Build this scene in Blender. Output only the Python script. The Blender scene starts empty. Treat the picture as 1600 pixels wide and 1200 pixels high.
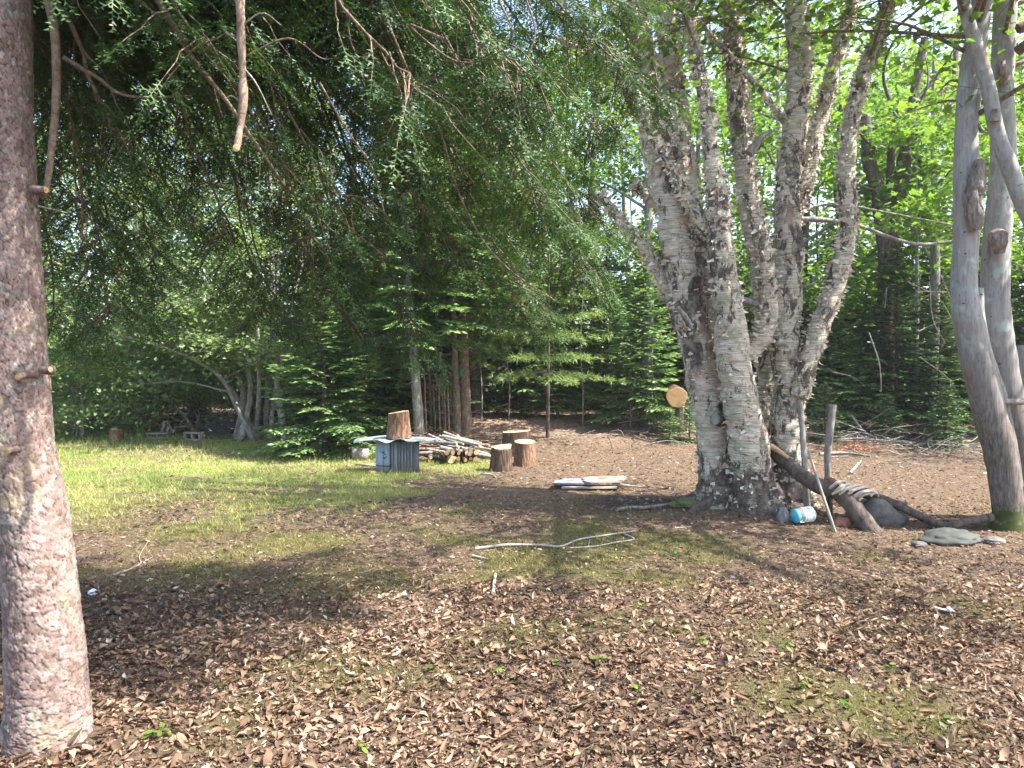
import bpy, math, random
import numpy as np
from mathutils import Vector
random.seed(7); rng = np.random.default_rng(11)
SC = bpy.context.scene; COL = SC.collection
R = math.radians
# ------------------------------------------------------------------ camera, sky, sun, exposure
F = 1155.0; PITCH = R(1.5); CAMZ = 1.55
cam = bpy.data.cameras.new('camera'); co = bpy.data.objects.new('camera', cam); COL.objects.link(co)
cam.sensor_width = 36; cam.lens = F/1600*36; cam.clip_end = 900; cam.clip_start = 0.05
co.location = (0, 0, CAMZ); co.rotation_euler = (R(90)-PITCH, 0, 0); SC.camera = co
SUN_AZ, SUN_EL = R(105), R(55)
W = bpy.data.worlds.new('World'); SC.world = W; W.use_nodes = True
nt = W.node_tree; nt.nodes.clear()
wo = nt.nodes.new('ShaderNodeOutputWorld'); bg = nt.nodes.new('ShaderNodeBackground'); sk = nt.nodes.new('ShaderNodeTexSky')
sk.sky_type = 'NISHITA'; sk.sun_disc = False; sk.sun_elevation = SUN_EL; sk.sun_rotation = SUN_AZ; sk.dust_density = 2.5; sk.air_density = 1.0
nt.links.new(sk.outputs[0], bg.inputs[0]); bg.inputs[1].default_value = 0.15; nt.links.new(bg.outputs[0], wo.inputs[0])
sl = bpy.data.lights.new('sun', 'SUN'); sl.energy = 5.0; sl.angle = R(0.53); sl.color = (1, 0.94, 0.84)
so = bpy.data.objects.new('sun', sl); COL.objects.link(so)
tos = Vector((math.sin(SUN_AZ)*math.cos(SUN_EL), math.cos(SUN_AZ)*math.cos(SUN_EL), math.sin(SUN_EL)))
so.rotation_euler = tos.to_track_quat('Z', 'Y').to_euler(); so.location = (0, 0, 30)
SC.view_settings.view_transform = 'Standard'; SC.view_settings.look = 'None'
SC.view_settings.gamma = 1; SC.view_settings.use_curve_mapping = False
SC.view_settings.exposure = 1.95
SC.cycles.max_bounces = 8; SC.cycles.transmission_bounces = 6; SC.cycles.diffuse_bounces = 5
# ------------------------------------------------------------------ numeric helpers
def at(px, py, Y):
    dx = (px-800)/F; dz = -(py-600)/F
    c, s = math.cos(PITCH), math.sin(PITCH)
    y = c + dz*s; z = -s + dz*c
    k = Y/y
    return np.array([dx*k, Y, CAMZ + z*k])
def _h(i, j, k, s):
    n = (i*374761393 + j*668265263 + k*2147483647 + s*1274126177) & 0xffffffff
    n = ((n ^ (n >> 13))*1274126177) & 0xffffffff
    return ((n ^ (n >> 16)) & 0xffff)/65535.0
def vn(x, y, z=0.0, s=0):
    x, y, z = np.broadcast_arrays(np.asarray(x, float), np.asarray(y, float), np.asarray(z, float))
    i, j, k = np.floor(x).astype(np.int64), np.floor(y).astype(np.int64), np.floor(z).astype(np.int64)
    u, v, w = x-i, y-j, z-k
    u, v, w = u*u*(3-2*u), v*v*(3-2*v), w*w*(3-2*w)
    r = 0
    for a in (0, 1):
        for b in (0, 1):
            for c in (0, 1):
                r = r + _h(i+a, j+b, k+c, s)*(u if a else 1-u)*(v if b else 1-v)*(w if c else 1-w)
    return r
def fbm(x, y, z=0.0, s=0, o=4):
    r = 0; a = 0.5; t = 0
    for q in range(o):
        r = r + a*vn(x*2**q, y*2**q, z*2**q if np.ndim(z) or z else 0.0, s+q); t += a; a *= 0.5
    return r/t
def voro(x, y, s=0, jit=0.9):
    i, j = np.floor(x).astype(np.int64), np.floor(y).astype(np.int64)
    d1 = np.full(x.shape, 9.0); d2 = np.full(x.shape, 9.0); idv = np.zeros(x.shape)
    for a in (-1, 0, 1):
        for b in (-1, 0, 1):
            ii, jj = i+a, j+b
            cx = ii+0.5+jit*(_h(ii, jj, 0*ii, s)-0.5); cy = jj+0.5+jit*(_h(ii, jj, 0*ii+1, s)-0.5)
            d = np.hypot(x-cx, y-cy); idn = _h(ii, jj, 0*ii+2, s)
            m = d < d1
            d2 = np.where(m, d1, np.minimum(d2, d)); idv = np.where(m, idn, idv); d1 = np.where(m, d, d1)
    return d2-d1, idv
def gz(x, y):
    x = np.asarray(x, float); y = np.asarray(y, float)
    z = 0.10*(fbm(x*0.22+9, y*0.22+4, s=3, o=2)-0.5)*np.clip((y-1)/6, 0.2, 1)
    z = z + 0.035*(fbm(x*1.3, y*1.3, s=5, o=3)-0.5)
    z = z + 0.03*np.clip(y-17, 0, 60)
    pxx = 800+1155.0*x/np.maximum(y, 1); t_ = np.clip((y-11.2)/4.3, 0, 1); t_ = t_*t_*(3-2*t_)
    z = z + 0.44*t_*np.clip((pxx-560)/180, 0, 1)*(1-0.62*np.clip((pxx-1150)/250, 0, 1))
    d = np.hypot(x-2.55, y-7.8); z = z + 0.10*np.exp(-(d/0.9)**2)
    d = np.hypot(x-4.7, y-6.9); z = z + 0.05*np.exp(-(d/0.7)**2)
    d = np.hypot(x+1.86, y-2.95); z = z + 0.075*np.exp(-(d/0.33)**2)
    return z
def gp(px, Y):
    x = (px-800)/F*Y
    return np.array([x, Y, float(gz(x, Y))])
# ------------------------------------------------------------------ mesh building
class MB:
    def __init__(s): s.V = []; s.A = []; s.F = []; s.n = 0
    def add(s, V, Fc, rnd=0.5):
        V = np.asarray(V, float).reshape(-1, 3); Fc = np.asarray(Fc, np.int64)
        a = np.broadcast_to(np.asarray(rnd, float), (len(V),))
        s.V.append(V); s.A.append(a); s.F.append(Fc + s.n); s.n += len(V)
    def build(s, name, mat, parent=None, smooth=True, origin=None, link=True):
        V = np.concatenate(s.V) if s.V else np.zeros((0, 3)); A = np.concatenate(s.A)
        o3 = np.zeros(3)
        if origin is not None: o3 = np.asarray(origin, float)
        elif parent is not None: o3 = ORG.get(parent.name, np.zeros(3))
        V = V - o3
        me = bpy.data.meshes.new(name)
        fl = [f.ravel() for f in s.F]; ct = [np.full(len(f), f.shape[1], np.int32) for f in s.F]
        L = np.concatenate(fl).astype(np.int32); C = np.concatenate(ct)
        me.vertices.add(len(V)); me.vertices.foreach_set('co', V.astype(np.float32).ravel())
        me.loops.add(len(L)); me.loops.foreach_set('vertex_index', L)
        me.polygons.add(len(C)); st = np.concatenate([[0], np.cumsum(C)[:-1]]).astype(np.int32)
        me.polygons.foreach_set('loop_start', st)
        try: me.polygons.foreach_set('loop_total', C)
        except Exception: pass
        me.update(calc_edges=True)
        if smooth: me.polygons.foreach_set('use_smooth', np.ones(len(C), bool))
        at_ = me.attributes.new('rnd', 'FLOAT', 'POINT'); at_.data.foreach_set('value', A.astype(np.float32))
        me.materials.append(mat)
        if not link: return me
        o = bpy.data.objects.new(name, me); COL.objects.link(o)
        if parent is not None: o.parent = parent
        elif origin is not None: o.location = o3
        ORG[o.name] = o3
        return o
ORG = {}
def link_mesh(name, me, parent=None, loc=(0, 0, 0), rot=(0, 0, 0), sc=(1, 1, 1)):
    o = bpy.data.objects.new(name, me); COL.objects.link(o); o.parent = parent
    o.location = loc; o.rotation_euler = rot; o.scale = sc
    return o
def thing(name, label, cat, loc, group=None, rot=0.0, sc=1.0):
    o = bpy.data.objects.new(name, None); COL.objects.link(o); o.empty_display_size = 0.2
    o.location = tuple(float(v) for v in loc); o.rotation_euler = (0, 0, rot); o.scale = (sc, sc, sc)
    o['label'] = label; o['category'] = cat
    if group: o['group'] = group
    ORG[o.name] = np.asarray(loc, float)
    return o
def tag(o, label, cat, group=None):
    o['label'] = label; o['category'] = cat
    if group: o['group'] = group
    return o
def smooth_path(P, R_, n):
    P = np.asarray(P, float); R_ = np.asarray(R_, float)
    m = len(P)
    if m == 2:
        t = np.linspace(0, 1, n)[:, None]; return P[0]*(1-t)+P[1]*t, (R_[0]*(1-t[:, 0])+R_[1]*t[:, 0])
    Q = np.vstack([2*P[0]-P[1], P, 2*P[-1]-P[-2]]); out = []; ro = []
    for t in np.linspace(0, m-1-1e-9, n):
        i = int(t); u = t-i
        p0, p1, p2, p3 = Q[i], Q[i+1], Q[i+2], Q[i+3]
        out.append(0.5*((2*p1)+(-p0+p2)*u+(2*p0-5*p1+4*p2-p3)*u*u+(-p0+3*p1-3*p2+p3)*u**3))
        ro.append(R_[i]*(1-u)+R_[min(i+1, m-1)]*u)
    return np.array(out), np.array(ro)
def frames(P):
    T = np.gradient(P, axis=0); T /= np.linalg.norm(T, axis=1)[:, None]+1e-9
    ref = np.array([0, 1, 0.]) if abs(T[:, 1]).mean() < 0.8 else np.array([1, 0, 0.])
    N = np.cross(T, ref); N /= np.linalg.norm(N, axis=1)[:, None]+1e-9
    B = np.cross(N, T)
    return T, N, B
def tube(mb, P, Rr, n=12, sides=6, rough=0.0, rf=6.0, cap=True, rnd=0.5, seed=0, smooth=True):
    if smooth: P, Rr = smooth_path(P, Rr, n)
    else: P = np.asarray(P, float); Rr = np.asarray(Rr, float)
    n = len(P); T, N, B = frames(P)
    th = np.linspace(0, 2*math.pi, sides, endpoint=False)
    D = N[:, None]*np.cos(th)[None, :, None]+B[:, None]*np.sin(th)[None, :, None]
    rr = np.repeat(Rr[:, None], sides, 1)
    V = P[:, None]+D*rr[..., None]
    if rough:
        q = V*rf
        rr = rr*(1+rough*(fbm(q[..., 0], q[..., 1], q[..., 2], s=seed, o=3)-0.5)*2)
        V = P[:, None]+D*rr[..., None]
    i = np.arange(n-1)[:, None]; j = np.arange(sides)[None]
    j2 = (j+1) % sides
    Fc = np.stack([i*sides+j, i*sides+j2, (i+1)*sides+j2, (i+1)*sides+j], -1).reshape(-1, 4)
    mb.add(V, Fc, rnd)
    if cap:
        for k, P0 in ((0, P[0]), (n-1, P[-1])):
            ring = V[k]; VV = np.vstack([ring, P0[None]])
            a = np.arange(sides); b = (a+1) % sides
            Fr = np.stack([b, a, np.full(sides, sides)], -1) if k == 0 else np.stack([a, b, np.full(sides, sides)], -1)
            mb.add(VV, Fr, rnd)
def box(mb, c, size, rot=None, rnd=0.5):
    c = np.asarray(c, float); h = np.asarray(size, float)/2
    V = np.array([[x, y, z] for x in (-1, 1) for y in (-1, 1) for z in (-1, 1)], float)*h
    if rot is not None: V = V@np.asarray(rot).T
    mb.add(V+c, [[0, 1, 3, 2], [4, 6, 7, 5], [0, 4, 5, 1], [2, 3, 7, 6], [0, 2, 6, 4], [1, 5, 7, 3]], rnd)
def rotm(ax, a):
    ax = np.asarray(ax, float); ax = ax/np.linalg.norm(ax); K = np.array([[0, -ax[2], ax[1]], [ax[2], 0, -ax[0]], [-ax[1], ax[0], 0]])
    return np.eye(3)+math.sin(a)*K+(1-math.cos(a))*K@K
def basis(d, up, roll=None):
    """columns X=d (forward), Y=side, Z=normal; arrays (M,3)"""
    d = d/(np.linalg.norm(d, axis=1)[:, None]+1e-9)
    y = np.cross(up, d); y /= np.linalg.norm(y, axis=1)[:, None]+1e-9
    z = np.cross(d, y)
    if roll is not None:
        c, s = np.cos(roll)[:, None], np.sin(roll)[:, None]
        y, z = y*c+z*s, -y*s+z*c
    return np.stack([d, y, z], -1)
def scatter(mb, tmpl, P, M, S, rnd):
    """tmpl=(V,F); P (m,3); M (m,3,3); S (m,) or (m,3)"""
    TV, TF = tmpl; m = len(P)
    if m == 0: return
    S = np.asarray(S, float)
    if S.ndim == 1: S = np.repeat(S[:, None], 3, 1)
    V = np.einsum('mij,mnj->mni', M, TV[None]*S[:, None, :])+P[:, None]
    Fc = TF[None]+(np.arange(m)*len(TV))[:, None, None]
    mb.add(V.reshape(-1, 3), Fc.reshape(-1, TF.shape[1]), np.repeat(rnd, len(TV)))
UP = np.array([0, 0, 1.0])
# ------------------------------------------------------------------ materials
def mat(name):
    m = bpy.data.materials.new(name); m.use_nodes = True
    return m, m.node_tree, m.node_tree.nodes['Principled BSDF']
def N(t, typ, **kw):
    n = t.nodes.new('ShaderNode'+typ)
    for k, v in kw.items():
        if k.startswith('i_'): n.inputs[k[2:].replace('_', ' ')].default_value = v
        else: setattr(n, k, v)
    return n
def ramp(t, src, stops, interp='LINEAR'):
    r = t.nodes.new('ShaderNodeValToRGB'); r.color_ramp.interpolation = interp
    e = r.color_ramp.elements
    while len(e) < len(stops): e.new(0.5)
    for k, (p, c) in enumerate(stops): e[k].position = p; e[k].color = (*c, 1) if len(c) == 3 else c
    t.links.new(src, r.inputs[0]); return r.outputs[0]
def mix(t, f, a, b, mode='MIX'):
    m = t.nodes.new('ShaderNodeMix'); m.data_type = 'RGBA'; m.blend_type = mode
    for s_, v in ((0, f), (6, a), (7, b)):
        if hasattr(v, 'links') or hasattr(v, 'is_linked'): t.links.new(v, m.inputs[s_])
        else: m.inputs[s_].default_value = v if s_ == 0 else (*v, 1)
    return m.outputs[2]
def coords(t, scale=(1, 1, 1), kind='Object'):
    c = t.nodes.new('ShaderNodeTexCoord'); m = t.nodes.new('ShaderNodeMapping'); m.inputs['Scale'].default_value = scale
    t.links.new(c.outputs[kind], m.inputs[0]); return m.outputs[0]
def noise(t, vec, scale, detail=4, rough=0.55, dist=0.0):
    n = N(t, 'TexNoise'); n.inputs['Scale'].default_value = scale; n.inputs['Detail'].default_value = detail
    n.inputs['Roughness'].default_value = rough; n.inputs['Distortion'].default_value = dist
    t.links.new(vec, n.inputs['Vector']); return n.outputs['Fac']
def bump(t, b, h, strength=0.5, dist=0.02):
    n = N(t, 'Bump'); n.inputs['Strength'].default_value = strength; n.inputs['Distance'].default_value = dist
    t.links.new(h, n.inputs['Height']); t.links.new(n.outputs[0], b.inputs['Normal'])
def attr(t, name='rnd'):
    a = t.nodes.new('ShaderNodeAttribute'); a.attribute_name = name; return a.outputs['Fac']
def foliage(name, stops, trans=0.35, rough=0.5, tint=(1.25, 1.3, 0.6)):
    m, t, b = mat(name)
    c = ramp(t, attr(t), stops)
    oi = t.nodes.new('ShaderNodeObjectInfo')
    hs = t.nodes.new('ShaderNodeHueSaturation'); t.links.new(c, hs.inputs['Color'])
    mr = N(t, 'MapRange'); mr.inputs['To Min'].default_value = 0.8; mr.inputs['To Max'].default_value = 1.25
    t.links.new(oi.outputs['Random'], mr.inputs[0]); t.links.new(mr.outputs[0], hs.inputs['Value'])
    c = hs.outputs[0]
    t.links.new(c, b.inputs['Base Color']); b.inputs['Roughness'].default_value = rough
    b.inputs['Specular IOR Level'].default_value = 0.35
    tr = N(t, 'BsdfTranslucent'); t.links.new(mix(t, 1.0, c, tint, 'MULTIPLY'), tr.inputs[0])
    ms = N(t, 'MixShader'); ms.inputs[0].default_value = trans
    t.links.new(b.outputs[0], ms.inputs[1]); t.links.new(tr.outputs[0], ms.inputs[2])
    t.links.new(ms.outputs[0], t.nodes['Material Output'].inputs[0])
    return m
M = {}
M['maple_leaf'] = foliage('maple_leaf', [(0, (0.07, 0.13, 0.025)), (0.6, (0.12, 0.22, 0.04)), (1, (0.19, 0.28, 0.05))], 0.55)
M['pale_leaf'] = foliage('pale_leaf', [(0, (0.12, 0.18, 0.085)), (0.6, (0.20, 0.29, 0.13)), (1, (0.29, 0.38, 0.18))], 0.5, 0.35)
M['birch_leaf'] = foliage('birch_leaf', [(0, (0.06, 0.12, 0.03)), (0.7, (0.11, 0.19, 0.04)), (1, (0.17, 0.25, 0.05))], 0.5)
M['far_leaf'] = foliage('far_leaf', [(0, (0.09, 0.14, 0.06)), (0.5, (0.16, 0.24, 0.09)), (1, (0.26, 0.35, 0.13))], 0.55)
M['needle'] = foliage('needle', [(0, (0.018, 0.04, 0.014)), (0.5, (0.042, 0.092, 0.026)), (0.88, (0.095, 0.155, 0.04)), (1, (0.14, 0.10, 0.045))], 0.3, 0.5)
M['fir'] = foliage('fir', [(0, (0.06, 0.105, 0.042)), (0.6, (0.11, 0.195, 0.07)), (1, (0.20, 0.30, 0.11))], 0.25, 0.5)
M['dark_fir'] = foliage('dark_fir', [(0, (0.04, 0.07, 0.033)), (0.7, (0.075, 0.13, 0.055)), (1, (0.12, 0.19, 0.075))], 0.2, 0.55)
M['pine'] = foliage('pine', [(0, (0.09, 0.14, 0.055)), (0.6, (0.15, 0.22, 0.08)), (1, (0.22, 0.30, 0.11))], 0.3, 0.5)
M['grass'] = foliage('grass', [(0, (0.12, 0.17, 0.04)), (0.4, (0.20, 0.27, 0.07)), (0.7, (0.30, 0.31, 0.11)), (1, (0.42, 0.35, 0.18))], 0.35, 0.6)
M['moss'] = foliage('moss_tufts', [(0, (0.06, 0.062, 0.02)), (0.5, (0.13, 0.125, 0.04)), (1, (0.27, 0.21, 0.09))], 0.25, 0.8)
M['litter'] = foliage('dry_leaf', [(0, (0.02, 0.014, 0.009)), (0.25, (0.068, 0.041, 0.026)), (0.5, (0.15, 0.092, 0.058)), (0.75, (0.25, 0.16, 0.105)), (0.93, (0.36, 0.26, 0.185)), (0.985, (0.44, 0.35, 0.27)), (1, (0.52, 0.47, 0.41))], 0.12, 0.75, tint=(1.2, 0.9, 0.6))
def bark(name, dark, mid, light, scale=(6, 6, 1.2), bs=0.6, lichen=None, rs=1.0):
    m, t, b = mat(name)
    v = coords(t, scale)
    n1 = noise(t, v, 4*rs, 6, 0.65, 0.6)
    c = ramp(t, n1, [(0.3, dark), (0.5, mid), (0.72, light)])
    if lichen:
        n2 = noise(t, coords(t), 7, 5, 0.6)
        k = ramp(t, n2, [(0.56, (0, 0, 0)), (0.64, (1, 1, 1))])
        c = mix(t, k, c, lichen)
    t.links.new(c, b.inputs['Base Color']); b.inputs['Roughness'].default_value = 0.9; b.inputs['Specular IOR Level'].default_value = 0.2
    bump(t, b, n1, bs, 0.03)
    return m
M['bark_grey'] = bark('bark_grey', (0.10, 0.09, 0.08), (0.22, 0.20, 0.18), (0.36, 0.34, 0.31), lichen=(0.30, 0.33, 0.28))
M['bark_dark'] = bark('bark_dark', (0.03, 0.025, 0.022), (0.09, 0.07, 0.06), (0.16, 0.13, 0.11))
M['bark_warm'] = bark('bark_warm', (0.09, 0.06, 0.045), (0.22, 0.16, 0.12), (0.40, 0.32, 0.26), scale=(5, 5, 2.5))
M['twig'] = bark('twig', (0.07, 0.05, 0.035), (0.15, 0.11, 0.08), (0.26, 0.20, 0.15), scale=(9, 9, 9), bs=0.2)
M['dead_wood'] = bark('dead_wood', (0.08, 0.068, 0.057), (0.19, 0.168, 0.146), (0.33, 0.30, 0.265), scale=(8, 8, 3), bs=0.3)
M['log_bark'] = bark('log_bark', (0.03, 0.02, 0.015), (0.09, 0.058, 0.042), (0.20, 0.145, 0.105), scale=(7, 7, 1.2), bs=1.0)
M['scar_bark'] = bark('scar_bark', (0.07, 0.058, 0.05), (0.22, 0.185, 0.165), (0.40, 0.36, 0.33), scale=(9, 9, 2), bs=1.0)
M['red_bark'] = bark('red_bark', (0.05, 0.026, 0.018), (0.16, 0.092, 0.06), (0.34, 0.235, 0.16), scale=(6, 6, 1.5), bs=1.0)
def m_maple():
    m, t, b = mat('maple_bark')
    v = coords(t, (7, 7, 1.0)); n1 = noise(t, v, 5, 6, 0.7, 0.8)
    c = ramp(t, n1, [(0.25, (0.10, 0.09, 0.085)), (0.40, (0.22, 0.21, 0.205)), (0.55, (0.29, 0.285, 0.28)), (0.75, (0.36, 0.355, 0.35))])
    n2 = noise(t, coords(t, (1, 1, 0.7)), 9, 4); k = ramp(t, n2, [(0.55, (0, 0, 0)), (0.66, (1, 1, 1))]); c = mix(t, k, c, (0.34, 0.40, 0.37))
    n3 = noise(t, coords(t, (1, 1, 1.6)), 16, 2); k = ramp(t, n3, [(0.70, (0, 0, 0)), (0.735, (1, 1, 1))]); c = mix(t, k, c, (0.04, 0.035, 0.03))
    n5 = noise(t, coords(t), 2.3, 4); k = ramp(t, n5, [(0.62, (0, 0, 0)), (0.70, (1, 1, 1))]); c = mix(t, k, c, (0.27, 0.21, 0.19))
    # moss low on the trunk
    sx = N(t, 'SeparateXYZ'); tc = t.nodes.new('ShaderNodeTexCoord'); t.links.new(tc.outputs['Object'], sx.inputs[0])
    ad = N(t, 'Math', operation='MULTIPLY_ADD'); ad.inputs[1].default_value = -1.0; t.links.new(sx.outputs[2], ad.inputs[0])
    n4 = noise(t, coords(t), 5, 5, 0.7); t.links.new(n4, ad.inputs[2])
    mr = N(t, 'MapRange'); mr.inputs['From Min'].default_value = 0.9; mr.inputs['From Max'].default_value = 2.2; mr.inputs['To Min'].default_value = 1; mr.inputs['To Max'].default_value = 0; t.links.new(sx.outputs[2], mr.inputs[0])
    rough_shaded = ramp(t, noise(t, coords(t, (9, 9, 1)), 6, 6, .75), [(0.35, (0.05, 0.042, 0.037)), (0.55, (0.15, 0.13, 0.115)), (0.75, (0.26, 0.235, 0.215))]); c = mix(t, mr.outputs[0], c, rough_shaded)  # rougher bark low down, with the shade there mixed into its darker brown
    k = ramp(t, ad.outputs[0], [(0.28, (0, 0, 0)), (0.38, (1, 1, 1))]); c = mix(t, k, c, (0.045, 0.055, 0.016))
    t.links.new(c, b.inputs['Base Color']); b.inputs['Roughness'].default_value = 0.92; b.inputs['Specular IOR Level'].default_value = 0.2
    bump(t, b, n1, 0.28, 0.015); return m
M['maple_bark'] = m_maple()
def m_birch():
    m, t, b = mat('birch_bark')
    v = coords(t, (1.0, 1.0, 11)); n1 = noise(t, v, 5.5, 5, 0.65, 0.4)
    c = ramp(t, n1, [(0.28, (0.14, 0.11, 0.08)), (0.40, (0.36, 0.31, 0.24)), (0.54, (0.56, 0.50, 0.41)), (0.75, (0.74, 0.69, 0.60))])
    # big dark rough plates
    n2a = N(t, 'Math', operation='MULTIPLY_ADD'); t.links.new(noise(t, coords(t, (1, 1, .6)), 1.3, 2), n2a.inputs[0]); n2a.inputs[1].default_value = 0.55; t.links.new(noise(t, coords(t, (1.6, 1.6, 0.9)), 4.2, 6, 0.72, 0.7), n2a.inputs[2]); n2 = n2a.outputs[0]
    k = ramp(t, n2, [(0.775, (0, 0, 0)), (0.83, (1, 1, 1))])
    tc = t.nodes.new('ShaderNodeTexCoord'); sx = N(t, 'SeparateXYZ'); t.links.new(tc.outputs['Object'], sx.inputs[0])
    n2d = noise(t, coords(t), 30, 4, 0.7); dk = ramp(t, n2d, [(0.35, (0.035, 0.028, 0.024)), (0.62, (0.15, 0.12, 0.10)), (0.8, (0.32, 0.29, 0.26))])
    c = mix(t, k, c, dk)
    # more dark towards the ground
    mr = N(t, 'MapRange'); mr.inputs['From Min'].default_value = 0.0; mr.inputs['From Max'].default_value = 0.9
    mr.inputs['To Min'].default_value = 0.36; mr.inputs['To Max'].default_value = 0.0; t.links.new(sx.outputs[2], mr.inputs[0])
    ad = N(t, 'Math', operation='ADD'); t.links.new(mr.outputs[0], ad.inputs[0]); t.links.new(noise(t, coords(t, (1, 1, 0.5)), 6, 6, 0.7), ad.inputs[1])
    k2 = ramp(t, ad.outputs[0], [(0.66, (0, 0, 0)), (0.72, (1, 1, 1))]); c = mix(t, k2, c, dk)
    n3 = noise(t, coords(t), 8, 5, 0.6); k = ramp(t, n3, [(0.52, (0, 0, 0)), (0.64, (0.8, 0.8, 0.8))]); c = mix(t, k, c, (0.30, 0.31, 0.21))
    n4 = noise(t, coords(t, (1, 1, 0.6)), 3.1, 3, 0.6); k = ramp(t, n4, [(0.6, (0, 0, 0)), (0.72, (0.7, 0.7, 0.7))]); c = mix(t, k, c, (0.56, 0.40, 0.32))
    n5 = noise(t, coords(t, (1.5, 1.5, 14)), 7, 2, 0.5); k = ramp(t, n5, [(0.655, (0, 0, 0)), (0.68, (1, 1, 1))]); c = mix(t, k, c, (0.07, 0.05, 0.04))
    t.links.new(c, b.inputs['Base Color']); b.inputs['Roughness'].default_value = 0.8; b.inputs['Specular IOR Level'].default_value = 0.3
    sm = N(t, 'Math', operation='SUBTRACT'); t.links.new(n1, sm.inputs[0]); t.links.new(n2, sm.inputs[1])
    bump(t, b, sm.outputs[0], 0.8, 0.03); return m
M['birch_bark'] = m_birch()
def m_spruce():
    m, t, b = mat('spruce_bark')
    a = attr(t)   # 0 = crack, above = plate with its own tone
    c = ramp(t, a, [(0.0, (0.035, 0.022, 0.018)), (0.18, (0.085, 0.054, 0.044)), (0.32, (0.15, 0.10, 0.088)), (0.6, (0.22, 0.155, 0.138)), (0.85, (0.29, 0.215, 0.195)), (1, (0.35, 0.295, 0.27))])
    n3 = noise(t, coords(t), 11, 5, 0.65); k = ramp(t, n3, [(0.52, (0, 0, 0)), (0.64, (0.75, 0.75, 0.75))]); c = mix(t, k, c, mix(t, 1.0, c, (0.92, 1.22, 1.12), 'MULTIPLY'))
    n4 = noise(t, coords(t), 5, 4, 0.6); k = ramp(t, n4, [(0.56, (0, 0, 0)), (0.7, (0.5, 0.5, 0.5))]); c = mix(t, k, c, (0.38, 0.30, 0.17))
    n5 = noise(t, coords(t), 120, 4, 0.7); c = mix(t, 1.0, c, ramp(t, n5, [(0.3, (0.6, 0.65, 0.65)), (0.7, (1.2, 1.2, 1.2))]), 'MULTIPLY')
    t.links.new(c, b.inputs['Base Color']); b.inputs['Roughness'].default_value = 0.9; b.inputs['Specular IOR Level'].default_value = 0.25
    bump(t, b, n5, 0.45, 0.004); return m
M['spruce_bark'] = m_spruce()
def m_cut():
    m, t, b = mat('sawn_end')
    n = noise(t, coords(t), 14, 5, 0.6); c = ramp(t, n, [(0.3, (0.34, 0.22, 0.12)), (0.55, (0.50, 0.35, 0.20)), (0.8, (0.60, 0.46, 0.30))])
    wv = N(t, 'TexWave'); wv.wave_type = 'RINGS'; wv.rings_direction = 'SPHERICAL'; wv.inputs['Scale'].default_value = 14; wv.inputs['Distortion'].default_value = 1.5
    t.links.new(coords(t), wv.inputs['Vector']); c = mix(t, 1.0, c, ramp(t, wv.outputs['Fac'], [(0, (0.8, 0.74, 0.66)), (1, (1, 1, 1))]), 'MULTIPLY')
    t.links.new(c, b.inputs['Base Color']); b.inputs['Roughness'].default_value = 0.85; return m
M['cut'] = m_cut()
def m_plain(name, c1, c2, scale=(1, 1, 1), ns=6, rough=0.8, bs=0.3, metal=0.0, byobj=0.0):
    m, t, b = mat(name)
    n = noise(t, coords(t, scale), ns, 6, 0.65); c = ramp(t, n, [(0.3, c1), (0.7, c2)])
    if byobj:
        oi = t.nodes.new('ShaderNodeObjectInfo'); mr = N(t, 'MapRange'); mr.inputs['To Min'].default_value = 1-byobj; mr.inputs['To Max'].default_value = 1+byobj
        t.links.new(oi.outputs['Random'], mr.inputs[0]); hs = t.nodes.new('ShaderNodeHueSaturation'); t.links.new(c, hs.inputs['Color']); t.links.new(mr.outputs[0], hs.inputs['Value']); c = hs.outputs[0]
    t.links.new(c, b.inputs['Base Color']); b.inputs['Roughness'].default_value = rough; b.inputs['Metallic'].default_value = metal
    bump(t, b, n, bs, 0.01); return m
M['fresh_cut'] = m_plain('fresh_cut', (0.36, 0.19, 0.085), (0.56, 0.34, 0.17), ns=9, bs=.1)
M['grey_board'] = m_plain('grey_board', (0.11, 0.125, 0.145), (0.23, 0.25, 0.285), (12, 12, 1.2), 5, byobj=0.25)
M['blue_board'] = m_plain('blue_board', (0.22, 0.29, 0.38), (0.36, 0.44, 0.53), (6, 6, 1.5), 5, byobj=0.1)
M['old_board'] = m_plain('old_board', (0.16, 0.135, 0.11), (0.30, 0.26, 0.22), (2, 12, 2), 5, byobj=0.2)
M['pink_board'] = m_plain('pink_board', (0.20, 0.15, 0.13), (0.33, 0.26, 0.22), (2, 9, 2), 5)
M['sheet_metal'] = m_plain('sheet_metal', (0.16, 0.22, 0.205), (0.28, 0.35, 0.325), (1, 1, 1), 9, rough=0.45, bs=0.1, metal=0.0)
M['concrete'] = m_plain('concrete', (0.15, 0.14, 0.12), (0.27, 0.255, 0.22), ns=14, bs=0.5)
M['rock'] = m_plain('rock', (0.035, 0.032, 0.03), (0.14, 0.13, 0.12), ns=9, bs=0.8)
M['pale_rock'] = m_plain('pale_rock', (0.12, 0.12, 0.12), (0.25, 0.25, 0.25), ns=9, bs=0.6)
M['green_rock'] = m_plain('green_rock', (0.02, 0.023, 0.02), (0.055, 0.062, 0.055), ns=7, bs=0.6)
M['brick_red'] = m_plain('brick_red', (0.20, 0.08, 0.05), (0.32, 0.15, 0.10), ns=14)
M['rope'] = m_plain('rope', (0.36, 0.30, 0.24), (0.58, 0.51, 0.43), (1, 1, 1), 60, bs=0.6)
M['white_wood'] = m_plain('white_wood', (0.18, 0.16, 0.135), (0.38, 0.35, 0.31), (9, 9, 2), 6)
M['tarp'] = m_plain('tarp', (0.03, 0.055, 0.07), (0.10, 0.16, 0.19), ns=5, rough=0.35)
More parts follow.
